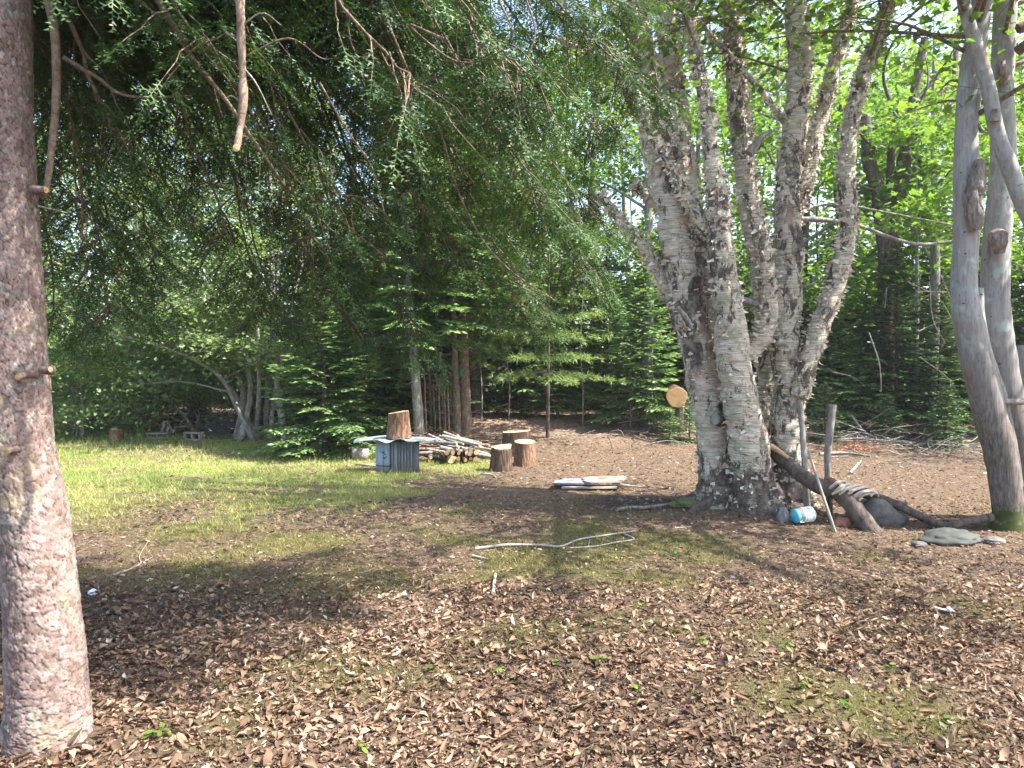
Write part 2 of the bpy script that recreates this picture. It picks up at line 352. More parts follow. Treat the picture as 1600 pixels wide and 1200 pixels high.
M['black_plastic'] = m_plain('black_plastic', (0.012, 0.012, 0.012), (0.03, 0.03, 0.03), rough=0.4)
M['blue_lid'] = m_plain('blue_lid', (0.05, 0.36, 0.50), (0.08, 0.45, 0.60), rough=0.35, bs=0.02)
M['label'] = m_plain('label_paper', (0.66, 0.72, 0.76), (0.80, 0.84, 0.86), rough=0.5, bs=0.02)
M['teal_print'] = m_plain('teal_print', (0.10, 0.42, 0.50), (0.16, 0.5, 0.58), rough=0.5, bs=0.02)
M['moss_rock'] = m_plain('moss_rock', (0.04, 0.05, 0.015), (0.12, 0.13, 0.035), ns=22, bs=1.0)
M['paper'] = m_plain('white_scrap', (0.62, 0.66, 0.72), (0.8, 0.82, 0.86), rough=0.6)
M['red_paint'] = m_plain('red_paint', (0.45, 0.08, 0.05), (0.6, 0.16, 0.1), rough=0.6)
M['green_cloth'] = m_plain('green_cloth', (0.03, 0.16, 0.09), (0.05, 0.26, 0.15), rough=0.7)
M['orange_needles'] = m_plain('orange_needles', (0.30, 0.09, 0.03), (0.5, 0.17, 0.06), ns=20)
def m_jar():
    m, t, b = mat('clear_jar')
    b.inputs['Base Color'].default_value = (0.86, 0.82, 0.76, 1); b.inputs['Roughness'].default_value = 0.12
    b.inputs['Transmission Weight'].default_value = 0.75; b.inputs['IOR'].default_value = 1.25; return m
M['jar'] = m_jar()
# ---- ground regions (what grows or lies where); also drives the scatter below
def regions(x, y):
    x = np.asarray(x, float); y = np.asarray(y, float)
    w = fbm(x*0.55+3, y*0.55, s=21, o=4); w2 = fbm(x*1.7, y*1.7+8, s=31, o=4)
    # lawn: left and beyond six metres
    px = 800+F*x/np.maximum(y, 1)
    sy = (y-6.6)/3.2 + (w-0.5)*2.2
    sx_ = (640-px)/90.0 + (w2-0.5)*4
    lawn = np.clip(sy, 0, 1)*np.clip(sx_+0.6, 0, 1)*np.clip((17.5-y+(w-0.5)*2)/1.0, 0, 1)
    lawn = lawn*np.clip((w2-0.34)*6, 0.3, 1)
    lawn = np.where((y > 10.2) & (y < 12.4) & (px > 600) & (px < 770), np.clip((w2-0.42)*6, 0, 0.8), lawn)
    # moss belt in front of the birch, and scattered patches
    mb_ = np.exp(-(((x-0.9)/1.9)**2+((y-6.1)/1.1)**2))
    mb2 = np.exp(-(((x+1.8)/2.6)**2+((y-6.6)/1.0)**2))*0.7
    mb3 = np.exp(-(((x-0.6)/1.0)**2+((y-4.4)/0.55)**2))*0.9
    mb4 = np.exp(-(((x-1.6)/0.5)**2+((y-3.3)/0.35)**2))*0.8
    moss = np.clip((np.maximum.reduce([mb_, mb2, mb3, mb4])*1.5+(w2-0.5)*2.6+(w-0.5)*1.2-0.45)*1.8, 0, 1)*np.clip((9.5-y)/1.5, 0, 1)
    moss = np.maximum(moss, np.clip((w2-0.47)*3.2, 0, 0.75)*np.clip((y-3.6)/1.5, 0.12, 1)*np.clip((10-y)/1.5, 0, 1)*np.clip((2.2-x+.5)/1.0, .15, 1))
    wood = np.clip((y-(12.6+1.2*(w-0.5)))/3.0, 0, 1)*np.clip((px-640)/60, 0, 1)
    wood = np.maximum(wood, np.clip((y-16.5)/1.0, 0, 1))
    soil = np.exp(-(((x-1.55)/0.9)**2+((y-8.2)/0.55)**2))+np.exp(-(((x-2.9)/0.9)**2+((y-7.2)/0.4)**2))*0.6
    soil = np.clip(soil*1.5+(w2-0.5)*1.5-0.35, 0, 1)
    moss = moss*(1-soil)
    return lawn, moss, wood, soil
def m_ground():
    m, t, b = mat('forest_floor')
    def a(n): return attr(t, n)
    v = coords(t)
    n1 = noise(t, v, 22, 8, 0.75); n2 = noise(t, v, 2.5, 5, 0.6); n3 = noise(t, v, 70, 4, 0.7)
    lit = ramp(t, n1, [(0.3, (0.04, 0.028, 0.02)), (0.47, (0.12, 0.085, 0.058)), (0.62, (0.22, 0.155, 0.11)), (0.8, (0.36, 0.27, 0.2))])
    needles = ramp(t, n3, [(0.3, (0.13, 0.08, 0.062)), (0.5, (0.31, 0.205, 0.16)), (0.7, (0.48, 0.35, 0.285))])
    needles = mix(t, ramp(t, n2, [(0.42, (0, 0, 0)), (0.62, (0.8, 0.8, 0.8))]), needles, (0.38, 0.30, 0.24))
    gr = ramp(t, n1, [(0.3, (0.09, 0.09, 0.03)), (0.5, (0.16, 0.20, 0.05)), (0.7, (0.30, 0.30, 0.11))])
    gr = mix(t, ramp(t, n2, [(0.45, (0, 0, 0)), (0.66, (0.8, 0.8, 0.8))]), gr, (0.36, 0.29, 0.16))
    mo = ramp(t, n3, [(0.3, (0.04, 0.038, 0.018)), (0.5, (0.10, 0.10, 0.035)), (0.72, (0.22, 0.18, 0.08))])
    so_ = ramp(t, n1, [(0.35, (0.02, 0.016, 0.014)), (0.6, (0.07, 0.06, 0.055)), (0.8, (0.22, 0.22, 0.21))])
    c = mix(t, a('wood'), lit, needles); c = mix(t, a('mossy'), c, mo); c = mix(t, a('lawn'), c, gr); c = mix(t, a('soil'), c, so_)
    t.links.new(c, b.inputs['Base Color']); b.inputs['Roughness'].default_value = 0.95; b.inputs['Specular IOR Level'].default_value = 0.15
    ad = N(t, 'Math', operation='ADD'); t.links.new(n1, ad.inputs[0]); t.links.new(n3, ad.inputs[1])
    bump(t, b, ad.outputs[0], 1.0, 0.03); return m
M['ground'] = m_ground()
# ------------------------------------------------------------------ ground sheet
def build_ground():
    u = np.linspace(-1, 1, 200); xs = np.sinh(u*4.2)/math.sinh(4.2)*260
    v = np.linspace(-0.42, 1, 260); ys = 4+np.sinh(v*4.4)/math.sinh(4.4)*260
    X, Y = np.meshgrid(xs, ys); Z = gz(X, Y)
    mb = MB(); nx, ny = len(xs), len(ys)
    i = np.arange(ny-1)[:, None]; j = np.arange(nx-1)[None]
    Fc = np.stack([i*nx+j, i*nx+j+1, (i+1)*nx+j+1, (i+1)*nx+j], -1).reshape(-1, 4)
    mb.add(np.stack([X, Y, Z], -1), Fc)
    o = mb.build('ground', M['ground']); o['kind'] = 'structure'
    for n_, r_ in zip(('lawn', 'mossy', 'wood', 'soil'), regions(X, Y)):
        at_ = o.data.attributes.new(n_, 'FLOAT', 'POINT'); at_.data.foreach_set('value', r_.astype(np.float32).ravel())
    return o
GROUND = build_ground()
# ------------------------------------------------------------------ leaf templates
def leaf_tmpl(L=1.0, Wd=0.5, fold=0.25, curl=0.3, n=2):
    """leaf along +X, folded along the midrib, n quads per side"""
    xs = np.linspace(0, 1, n+1); V = []
    for x in xs:
        w = Wd*0.5*math.sin(math.pi*min(max(x*0.86+0.09, 0), 1))**0.8 if 0 < x < 1 else 0.0
        z = curl*(x-0.5)**2*2-curl*0.3
        V += [[x*L, -w, z+fold*w], [x*L, 0, z], [x*L, w, z+fold*w]]
    Fq = []
    for k in range(n):
        a = k*3; Fq += [[a, a+3, a+4, a+1], [a+1, a+4, a+5, a+2]]
    return np.array(V), np.array(Fq)
LEAF2 = (np.array([[0, 0, 0], [0.5, -0.33, 0.06], [1, 0, -0.06], [0.5, 0.33, 0.06]], float), np.array([[0, 1, 2], [0, 2, 3]]))
KITE = (np.array([[0, 0, 0], [0.35, -0.5, 0.02], [1, 0, -0.04], [0.35, 0.5, 0.02]], float), np.array([[0, 1, 2, 3]]))
def maple_t():
    an = np.linspace(-2.4, 2.4, 11); r = np.array([.35, .62, .38, .85, .45, 1.0, .45, .85, .38, .62, .35])
    V = [[0, 0, 0]]+[[0.15+0.6*a_r*math.cos(a), 0.6*a_r*math.sin(a), -0.1*a_r+0.05*(k % 2)] for k, (a, a_r) in enumerate(zip(an, r))]
    Fq = [[0, k, k+1] for k in range(1, 11)]
    return np.array(V), np.array(Fq)
MAPLE = maple_t()
def rand_dirs(n, tilt):
    """leaf bases: heading random, drooping; normal mostly up"""
    a = rng.uniform(0, 2*math.pi, n); d = np.stack([np.cos(a), np.sin(a), rng.normal(-0.25, tilt, n)], -1)
    return basis(d, np.tile(UP, (n, 1)), rng.normal(0, tilt*1.2, n))
def leaf_cloud(mb, centres, sig, per, size, tmpl=LEAF2, tilt=0.45, svar=0.3, base_r=None):
    centres = np.asarray(centres); m = len(centres)*per
    C = np.repeat(centres, per, 0); P = C+rng.normal(0, 1, (m, 3))*np.asarray(sig)
    P = P[rng.uniform(size=m) < 1]
    rr = np.repeat(rng.uniform(0, 1, len(centres)), per) if base_r is None else np.repeat(base_r, per)
    rnd = np.clip(rr*0.6+rng.uniform(0, 0.4, m), 0, 1)
    scatter(mb, tmpl, P, rand_dirs(m, tilt), size*(1+rng.uniform(-svar, svar, m)), rnd)
# ------------------------------------------------------------------ broadleaf trees
def grow_tree(bm, trunkP, trunkR, limbs, seed, spread=1.0, sub=5, sides=8, tr=0.15):
    """trunk + limbs with sub branches; returns tips for leaves"""
    r_ = np.random.default_rng(seed); tips = []
    tube(bm, trunkP, trunkR, 18, sides+2, rough=tr, rf=3, seed=seed)
    for (P, r0) in limbs:
        P = np.asarray(P, float); n = len(P)
        Q, rq = smooth_path(P, np.linspace(r0, r0*0.3, n), 10)
        tube(bm, Q, rq, sides=6, smooth=False)
        for k in range(3, 10):
            tips.append(Q[k])
            for q in range(sub if k > 3 else 2):
                d = r_.normal(0, 1, 3); d[2] *= 0.35; d /= np.linalg.norm(d)
                T = Q[k]-Q[k-1]; T /= np.linalg.norm(T)+1e-9
                d = d+0.6*T; L = r_.uniform(0.35, 0.9)*spread
                e = Q[k]+d*L; m_ = (Q[k]+e)/2+np.array([0, 0, 0.06*L])
                tube(bm, [Q[k], m_, e], [rq[k]*0.4, rq[k]*0.25, 0.003], 4, 3, cap=False)
                tips += [m_, e]
    return np.array(tips)
def broadleaf(name, label, base, H, lean, rad, seed, nlimb=9, leafmat='pale_leaf', lsize=0.10, per=16, barkm='bark_grey', group=None, tr=0.09, stems=1, low=0.25, cat='tree', sig=(0.22, 0.22, 0.09), tmpl=LEAF2):
    r_ = np.random.default_rng(seed)
    t = thing(name, label, cat, base, group)
    bm = MB(); tips = []
    for s in range(stems):
        ln = np.array(lean)+(r_.normal(0, 0.12, 2)*H if stems > 1 else 0)
        b0 = np.asarray(base)+np.array([*r_.normal(0, 0.12 if stems > 1 else 0, 2), -0.1])
        P = [b0+np.array([ln[0]*u**1.3+0.06*math.sin(5*u+s), ln[1]*u**1.3, H*u]) for u in (0, 0.15, 0.35, 0.6, 0.8, 1)]
        Rr = [tr*1.25, tr, tr*0.85, tr*0.6, tr*0.35, tr*0.08]
        TP, _ = smooth_path(P, Rr, 40); limbs = []
        for q in range(nlimb):
            u = low+(0.97-low)*(q+0.5)/nlimb; b = TP[int(u*39)]
            a = q*2.4+seed+s; L = rad*(1.1-0.65*max(0, (u-0.45))/0.55)*r_.uniform(0.75, 1.15)
            e = b+np.array([math.cos(a)*L, math.sin(a)*L, L*r_.uniform(0.1, 0.5)])
            mdl = (b+e)/2+np.array([0, 0, 0.12*L])+r_.normal(0, 0.05, 3)
            limbs.append(([b, mdl, e], tr*0.42*(1-0.5*u)))
        tips.append(grow_tree(bm, P, Rr, limbs, seed+s, 1.0, 3, 6))
    bm.build('trunk', M[barkm], t)
    tips = np.concatenate(tips)
    lm = MB(); leaf_cloud(lm, tips, sig, per, lsize, tmpl)
    lm.build('crown', M[leafmat], t, smooth=False)
    return t
# ------------------------------------------------------------------ conifers (mesh variants shared by copies)
def conifer_mesh(H, Rb, h0, seed, dens=1.0, matk='fir', kw=0.022, dead=0, gap=0.16, upturn=0.12, barkm='bark_dark', pinefluff=False, ks=0.125):
    r_ = np.random.default_rng(seed)
    tb = MB(); fb = MB()
    tR = 0.011*H+0.02
    P = [[0.02*math.sin(3*u+seed)*H*0.3, 0.02*math.cos(2*u+seed)*H*0.2, H*u-0.1*(u == 0)] for u in np.linspace(0, 1, 6)]
    TP, TR = smooth_path(P, np.linspace(tR, 0.006, 6), 24)
    tube(tb, TP, TR, sides=8, smooth=False, rough=0.08)
    z = h0; KP, KD, KS, KN, KR = [], [], [], [], []
    def trunk_at(z): return np.array([np.interp(z, TP[:, 2], TP[:, 0]), np.interp(z, TP[:, 2], TP[:, 1]), z])
    while z < H-0.05:
        u = (z-h0)/(H-h0); nb = 5 if u < 0.85 else 4; a0 = r_.uniform(0, 6.28)
        for q in range(nb):
            a = a0+q*2*math.pi/nb+r_.normal(0, 0.2); L = (Rb*(1-u)**0.85+0.06)*r_.uniform(0.7, 1.12)
            rise = upturn+0.5*u-0.22*(1-u)
            b = trunk_at(z+r_.uniform(-0.04, 0.04)); dr = np.array([math.cos(a), math.sin(a), 0])
            n = max(4, int(L/0.12)); s = np.linspace(0, 1, n)
            BP = b+dr*L*s[:, None]+UP*(L*(rise*s-0.28*s**2*(1-u)+0.16*s**3))[:, None]
            tube(tb, BP, np.linspace(0.004+0.007*L, 0.002, n), sides=4, smooth=False, cap=False)
            # twigs on both sides
            step = 0.075/dens; ss = np.arange(0.22 if L > 0.5 else 0.05, 1.0, step/L)
            for k, sv in enumerate(ss):
                o_ = np.array([np.interp(sv, s, BP[:, c]) for c in range(3)]); j = min(int(sv*(n-1)), n-2); T = BP[j+1]-BP[j]; T /= np.linalg.norm(T)
                side = np.cross(UP, T); side /= np.linalg.norm(side)
                sg = 1 if k % 2 else -1
                l = min(0.42*L, 0.55)*(1-sv)**0.7*r_.uniform(0.7, 1.2)+0.06
                d = T*0.62+side*sg*0.78+UP*r_.normal(-0.08, 0.10); d /= np.linalg.norm(d)
                nk = max(1, int(l/0.055))
                f = (np.arange(nk)+0.2)/nk
                pts = o_+d*(l*f)[:, None]-UP*(0.12*l*f**2)[:, None]
                for s2 in (1, -1):
                    dd = d*0.75+np.cross(UP, d)*s2*0.62
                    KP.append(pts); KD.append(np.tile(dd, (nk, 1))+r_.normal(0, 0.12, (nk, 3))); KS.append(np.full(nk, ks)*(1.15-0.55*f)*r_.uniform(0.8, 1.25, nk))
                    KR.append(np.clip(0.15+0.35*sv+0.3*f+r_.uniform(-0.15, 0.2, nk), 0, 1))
                KP.append(pts[-1:]); KD.append(d[None]); KS.append(np.array([ks*1.15])); KR.append(np.array([0.9]))
        z += gap*(1.15-0.4*u)*r_.uniform(0.8, 1.2)
    # dead lower branches
    for q in range(dead):
        zz = r_.uniform(0.25, max(h0, 0.6)*1.05); a = r_.uniform(0, 6.28); L = r_.uniform(0.3, 0.9)*Rb
        b = trunk_at(zz); e = b+np.array([math.cos(a)*L, math.sin(a)*L, -0.1*L]); mm = (b+e)/2+r_.normal(0, 0.04, 3)
        tube(tb, [b, mm, e], [0.008, 0.005, 0.002], 5, 3, cap=False)
        for w in range(3):
            f = r_.uniform(0.3, 0.9); p = b*(1-f)+e*f; tube(tb, [p, p+r_.normal(0, 0.16, 3)*L], [0.004, 0.001], 2, 3, cap=False)
    KP = np.concatenate(KP); KD = np.concatenate(KD); KS = np.concatenate(KS); KR = np.concatenate(KR)
    if pinefluff:
        # long soft needles in tufts
        m = len(KP); rep = 5; KP = np.repeat(KP, rep, 0); KD = np.repeat(KD, rep, 0)+r_.normal(0, 0.5, (m*rep, 3)); KS = np.repeat(KS, rep)*1.1; KR = np.clip(np.repeat(KR, rep)+r_.normal(0, .12, m*rep), 0, 1)
        S3 = np.stack([KS, np.full(m*rep, 0.017), KS], -1)
    else: S3 = np.stack([KS, np.full(len(KS), kw)*r_.uniform(0.8, 1.3, len(KS)), KS], -1)
    Mx = basis(KD, np.tile(UP, (len(KD), 1)), r_.normal(0, 0.35, len(KD)))
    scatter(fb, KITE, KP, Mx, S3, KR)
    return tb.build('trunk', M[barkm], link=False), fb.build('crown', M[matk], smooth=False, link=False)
VAR = {
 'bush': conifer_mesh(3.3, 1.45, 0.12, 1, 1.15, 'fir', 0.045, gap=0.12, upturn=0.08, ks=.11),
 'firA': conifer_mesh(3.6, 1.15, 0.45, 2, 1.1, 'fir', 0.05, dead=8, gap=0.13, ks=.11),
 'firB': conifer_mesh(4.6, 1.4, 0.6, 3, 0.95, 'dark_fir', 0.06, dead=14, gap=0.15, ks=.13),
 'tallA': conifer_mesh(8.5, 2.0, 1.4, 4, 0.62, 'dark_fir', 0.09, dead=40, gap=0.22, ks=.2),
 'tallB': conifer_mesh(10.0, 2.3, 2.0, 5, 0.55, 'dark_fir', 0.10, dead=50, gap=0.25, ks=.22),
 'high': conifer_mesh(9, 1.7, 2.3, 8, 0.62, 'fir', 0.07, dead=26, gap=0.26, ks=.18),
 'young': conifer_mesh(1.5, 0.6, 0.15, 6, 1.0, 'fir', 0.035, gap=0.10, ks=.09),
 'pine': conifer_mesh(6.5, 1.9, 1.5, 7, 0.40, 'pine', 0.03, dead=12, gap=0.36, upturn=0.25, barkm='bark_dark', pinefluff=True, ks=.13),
}
def conifer(kind, name, label, px, Y, rot, sc=1.0, group=None, scz=None, bark_scale=None):
    b = gp(px, Y); t = thing(name, label, 'tree', b, group, rot, sc)
    if scz: t.scale = (sc, sc, scz)
    tm, fm = VAR[kind]
    link_mesh('trunk', tm, t, sc=(.55, .55, 1) if kind == 'pine' else (1, 1, 1)); link_mesh('crown', fm, t)
    return t
def haze():
    mb = MB(); box(mb, (0, 20, 15), (300, 120, 34)); m = bpy.data.materials.new('haze_air'); m.use_nodes = True; t = m.node_tree; t.nodes.remove(t.nodes['Principled BSDF'])
    v = t.nodes.new('ShaderNodeVolumePrincipled'); v.inputs['Color'].default_value = (.9, .96, 1, 1); v.inputs['Density'].default_value = 0.0007; v.inputs['Anisotropy'].default_value = 0.2
    t.links.new(v.outputs[0], t.nodes['Material Output'].inputs['Volume']); o = mb.build('haze', m, smooth=False); o['kind'] = 'stuff'
haze()
# ------------------------------------------------------------------ far woods (one mass) and its trunks
def far_woods():
    mb = MB(); n = 5200
    px = rng.uniform(-500, 2100, n); Y = rng.uniform(23, 46, n); x = (px-800)/F*Y
    h = rng.uniform(0, 1, n)**0.8*(0.42*Y)
    keep = (fbm(x*0.23, h*0.23, Y*0.05, s=77, o=3) > 0.49-.05*(px > 700)+np.where(px > 700, .02, .09)*np.clip((h-4)/9, -0.6, 1))
    C = np.stack([x, Y, gz(x, Y)+0.2+h], -1)[keep]
    leaf_cloud(mb, C, (0.8, 0.8, 0.5), 18, 0.30, LEAF2, 0.6)
    o = mb.build('distant_woods', M['far_leaf'], smooth=False); o['kind'] = 'stuff'
    return o
far_woods()
# understory brush at the foot of the woods (not countable)
def understory():
    mb = MB(); n = 1500
    px = rng.uniform(-300, 1900, n); Y = np.where(px < 430, rng.uniform(15.8, 21, n), rng.uniform(18, 25, n)); x = (px-800)/F*Y
    h = rng.uniform(0, 1, n)*np.where(px < 430, 2.0, 0.9)
    keep = fbm(x*0.8, Y*0.8, s=5, o=2) > np.where(px < 430, 0.40, 0.5)
    C = np.stack([x, Y, gz(x, Y)+h], -1)[keep]
    leaf_cloud(mb, C, (0.3, 0.3, 0.15), 26, 0.10, LEAF2, 0.5)
    o = mb.build('undergrowth', M['pale_leaf'], smooth=False); o['kind'] = 'stuff'
understory()
def thicket():
    mb = MB(); n = 6200
    px = rng.uniform(-500, 2100, n); Y = np.where(px < 430, rng.uniform(24, 34, n), rng.uniform(18.8, 32, n)); x = (px-800)/F*Y
    h = rng.uniform(0, 1, n)**1.7*np.where(px < 430, 1.7, 4.6)
    keep = fbm(x*.5, Y*.5, h*.6, s=15, o=3) > .36+.12*h/4.6
    C = np.stack([x, Y, gz(x, Y)+h], -1)[keep]; leaf_cloud(mb, C, (.5, .5, .22), 10, .37, LEAF2, .4)
    o = mb.build('thicket', M['dark_fir'], smooth=False); o['kind'] = 'stuff'
thicket()
def low_brush():
    mb = MB(); n = 420; px = rng.uniform(600, 1700, n); Y = rng.uniform(16.8, 19.5, n); x = (px-800)/F*Y; C = np.stack([x, Y, gz(x, Y)+rng.uniform(0.05, .75, n)], -1)
    leaf_cloud(mb, C, (.35, .3, .12), 26, .13, LEAF2, .4); o = mb.build('forest_brush', M['dark_fir'], smooth=False); o['kind'] = 'stuff'
low_brush()
def trunk_mesh(H, r, seed, twigs=6):
    r_ = np.random.default_rng(seed); mb = MB()
    P = [[r_.normal(0, 0.012)*H*u*2, r_.normal(0, 0.01)*H*u*2, H*u-0.1*(u == 0)] for u in np.linspace(0, 1, 5)]
    Q, q = smooth_path(P, np.linspace(r, r*0.45, 5), 14); tube(mb, Q, q, sides=7, smooth=False)
    for k in range(twigs):
        i = r_.integers(2, 13); a = r_.uniform(0, 6.28); L = r_.uniform(0.25, 0.8)
        e = Q[i]+np.array([math.cos(a)*L, math.sin(a)*L, r_.uniform(-0.15, 0.25)]); tube(mb, [Q[i], (Q[i]+e)/2+r_.normal(0, .03, 3), e], [0.012, 0.008, 0.003], 4, 3, cap=False)
    return mb.build('trunk', M['bark_dark'], link=False)
TM = [trunk_mesh(10, 0.10, 1, 22), trunk_mesh(9, 0.07, 2, 26), trunk_mesh(11, 0.13, 3, 16), trunk_mesh(8, 0.045, 4, 24)]
for k in range(46):
    px = -60+k*38+rng.uniform(-14, 14); Y = rng.uniform(18.5, 29)
    t = thing('bare_trunk_tree', 'slim dark trunk standing deep in the shade of the woods', 'tree', gp(px, Y), 'slim trunks deep in the woods', rng.uniform(0, 6), rng.uniform(0.8, 1.15))
    t.rotation_euler = (rng.normal(0, 0.04), rng.normal(0, 0.04), rng.uniform(0, 6))
    link_mesh('trunk', TM[k % 4], t)
# tall dark conifers, second and third row
k = 0
for (px, Y, kd, sc) in [(470, 19, 'tallA', .95), (560, 17.5, 'tallA', .7), (620, 20.5, 'tallB', .75), (690, 18, 'tallA', .68), (765, 21, 'tallB', .7), (830, 18.5, 'tallA', .6),
                        (895, 20.5, 'tallB', .52), (950, 17.8, 'tallA', .5), (1035, 19.5, 'tallA', .55), (1110, 18.2, 'tallB', .45), (1180, 21, 'tallA', .6), (1245, 18, 'tallA', .52),
                        (1320, 20, 'tallB', .5), (1385, 17.4, 'tallA', .54), (1450, 19.5, 'tallB', .48), (1530, 18, 'tallA', .54), (1610, 19, 'tallB', .5), (1700, 17, 'tallA', .8),
                        (-120, 17, 'tallA', 1), (60, 22, 'tallB', .8), (250, 24, 'tallA', .8), (1010, 25, 'tallB', .62), (1290, 25, 'tallB', .6), (720, 26, 'tallB', .8), (560, 26, 'tallB', .8)]:
    lm_ = min([(300, 'the tarp shelter'), (400, 'the many-stemmed grey tree'), (505, 'the bushy fir'), (620, 'the plank box'), (715, 'the woodpile'), (805, 'the seat stumps'), (918, 'the stack of boards'), (1003, 'the bright green fir'), (1063, 'the bright sawn log face'), (1165, 'the birch clump'), (1300, 'the upright mossy stake'), (1395, 'the brush heap'), (1492, 'the greenish rock'), (1570, 'the grey forked tree'), (30, 'the foreground spruce trunk'), (181, 'the short reddish stump')], key=lambda q: abs(q[0]-px))
    dd_ = 'deep in the woods' if Y > 23.5 else 'in the back row' if Y > 19.2 else 'of the second row'
    conifer(kd, 'spruce_tree', '%s conifer %s, %s %s' % (['tall dark', 'shorter dark'][int(sc < .77)], dd_, 'straight behind' if abs(lm_[0]-px) < 22 else 'behind and left of' if px < lm_[0] else 'behind and right of', lm_[1]), px, Y, k*1.7, sc, 'tall conifers at the back of the clearing'); k += 1
# front-row firs, each its own label
conifer('bush', 'fir_tree', 'dense bushy fir with layered boughs down to the lawn, left of the plank box', 505, 12.6, 0.4, 0.95)
conifer('firA', 'fir_tree', 'fir standing just behind the bushy fir by the lawn', 565, 14.2, 1.4, 1.15)
conifer('firA', 'fir_tree', 'bright green fir with a pointed pale tip, right of centre against the woods', 1003, 14.2, 2.0, 0.92)
conifer('firA', 'fir_tree', 'smaller pale-tipped fir just left of the bright green fir', 945, 15.2, 3.1, 0.86)
conifer('firB', 'fir_tree', 'darker fir between the sawn log end and the birch clump', 1085, 15.6, 0.7, 0.8)
conifer('firB', 'fir_tree', 'sparse fir with low dead twigs behind the three seat stumps', 815, 15.8, 2.2, 0.72)
conifer('firA', 'fir_tree', 'short fir sapling with flat boughs at the edge of the brown needle floor', 872, 15.4, 4.2, 0.62)
conifer('firB', 'fir_tree', 'fir whose flat boughs reach over the woodpile', 690, 15.6, 5.0, 0.85)
conifer('firA', 'fir_tree', 'dark fir just right of the birch clump, boughs low to the ground', 1300, 14.8, 5.5, 0.78)
conifer('firB', 'fir_tree', 'broad dark fir behind the brush heap on the right', 1400, 14.6, 1.1, 0.82)
conifer('firA', 'fir_tree', 'low spreading fir left of the grey forked tree on the right', 1468, 14.2, 2.7, 0.8)
conifer('firB', 'fir_tree', 'dark fir seen behind the grey forked tree on the right', 1540, 15.4, 3.9, 0.85)
conifer('firB', 'fir_tree', 'dark fir at the right edge of the photograph', 1640, 14.5, 0.2, 0.9)
conifer('young', 'fir_sapling', 'tiny fir seedling under the dark fir behind the brush heap', 1386, 13.6, 1.0, 0.62)
conifer('young', 'fir_sapling', 'knee-high fir sapling right of the brush heap', 1480, 13.2, 2.0, 0.75)
conifer('young', 'fir_sapling', 'knee-high fir sapling just right of the birch clump', 1290, 13.4, 2.9, 0.7)
conifer('young', 'fir_sapling', 'small fir sapling at the foot of the log with the sawn face', 1047, 13.0, 1.3, 0.42)
conifer('young', 'fir_sapling', 'small dark fir sapling between the sawn log face and the birch', 1078, 13.1, 3.3, 0.5)
conifer('pine', 'pine_tree', 'young pine with soft pale green needle tufts, middle of the woods edge', 856, 13.4, 0.9, 0.8)
conifer('pine', 'pine_tree', 'pine with soft tufts half hidden behind the thin leaning trunk', 668, 16.4, 2.9, 0.95)
# slim leaning trunks near the woodpile
def stick_tree(name, label, pts, r0, r1, matn, twigs, seed, cat='tree', base=None, group=None, crown=None):
    r_ = np.random.default_rng(seed); b = base if base is not None else np.asarray(pts[0], float)
    t = thing(name, label, cat, b, group); mb = MB()
    Q, q = smooth_path(pts, np.linspace(r0, r1, len(pts)), 24); tube(mb, Q, q, sides=10, smooth=False, rough=0.12, rf=5)
    for k in range(twigs):
        i = r_.integers(2, 23); a = r_.uniform(0, 6.28); L = r_.uniform(0.2, 0.75)
        e = Q[i]+np.array([math.cos(a)*L, math.sin(a)*L*0.7, r_.uniform(-0.3, 0.2)]); tube(mb, [Q[i], (Q[i]+e)/2+r_.normal(0, .04, 3), e], [min(0.012, q[i]*0.5), 0.006, 0.002], 5, 3, cap=False)
    mb.build('trunk', M[matn], t)
    if crown:
        link_mesh('crown', VAR['high'][1], t, rot=(0, 0, seed), sc=(crown,)*3)
    return t
def P3(px, py, Y): return at(px, py, Y)
def g0(px, Y, dz=-0.05): return gp(px, Y)+np.array([0, 0, dz])
stick_tree('leaning_trunk_tree', 'thin grey leaning trunk right behind the log on the plank box', [g0(656, 13.2), P3(650, 600, 13.2), P3(643, 520, 13.3), P3(636, 420, 13.4), P3(630, 250, 13.5), P3(625, 50, 13.6)], 0.10, 0.04, 'bark_grey', 26, 3, crown=.9)
stick_tree('pine_trunk_tree', 'thick pale brown flaking trunk behind the woodpile, lit from the left', [g0(729, 14.2), P3(727, 640, 14.2), P3(725, 560, 14.2), P3(722, 450, 14.3), P3(722, 250, 14.4), P3(724, 20, 14.5)], 0.13, 0.05, 'bark_warm', 22, 4, crown=.95)
stick_tree('pine_trunk_tree', 'slimmer brown trunk touching the left side of the thick flaking trunk', [g0(714, 14.0), P3(713, 620, 14.0), P3(711, 560, 14.1), P3(708, 440, 14.2), P3(712, 220, 14.3)], 0.085, 0.03, 'bark_warm', 24, 5)
stick_tree('dark_trunk_tree', 'thick nearly black trunk just right of the flaking brown trunk', [g0(744, 15.4), P3(741, 600, 15.4), P3(737, 500, 15.4), P3(735, 300, 15.5), P3(738, 60, 15.6)], 0.15, 0.07, 'bark_dark', 24, 6, crown=1.0)
for k, (px, top, Y) in enumerate([(664, 575, 13.6), (672, 560, 14.4), (686, 585, 13.8), (694, 570, 13.9), (700, 590, 13.7), (704, 560, 14.2), (678, 600, 13.9), (690, 540, 14.8)]):
    stick_tree('dead_sapling', 'thin dead brown sapling in the twiggy thicket behind the woodpile', [g0(px+2, Y), P3(px, (top+650)/2, Y), P3(px-2+k % 3*2, top, Y)], 0.022, 0.012, 'bark_warm', 16, 20+k, 'dead sapling', group='dead saplings behind the woodpile')
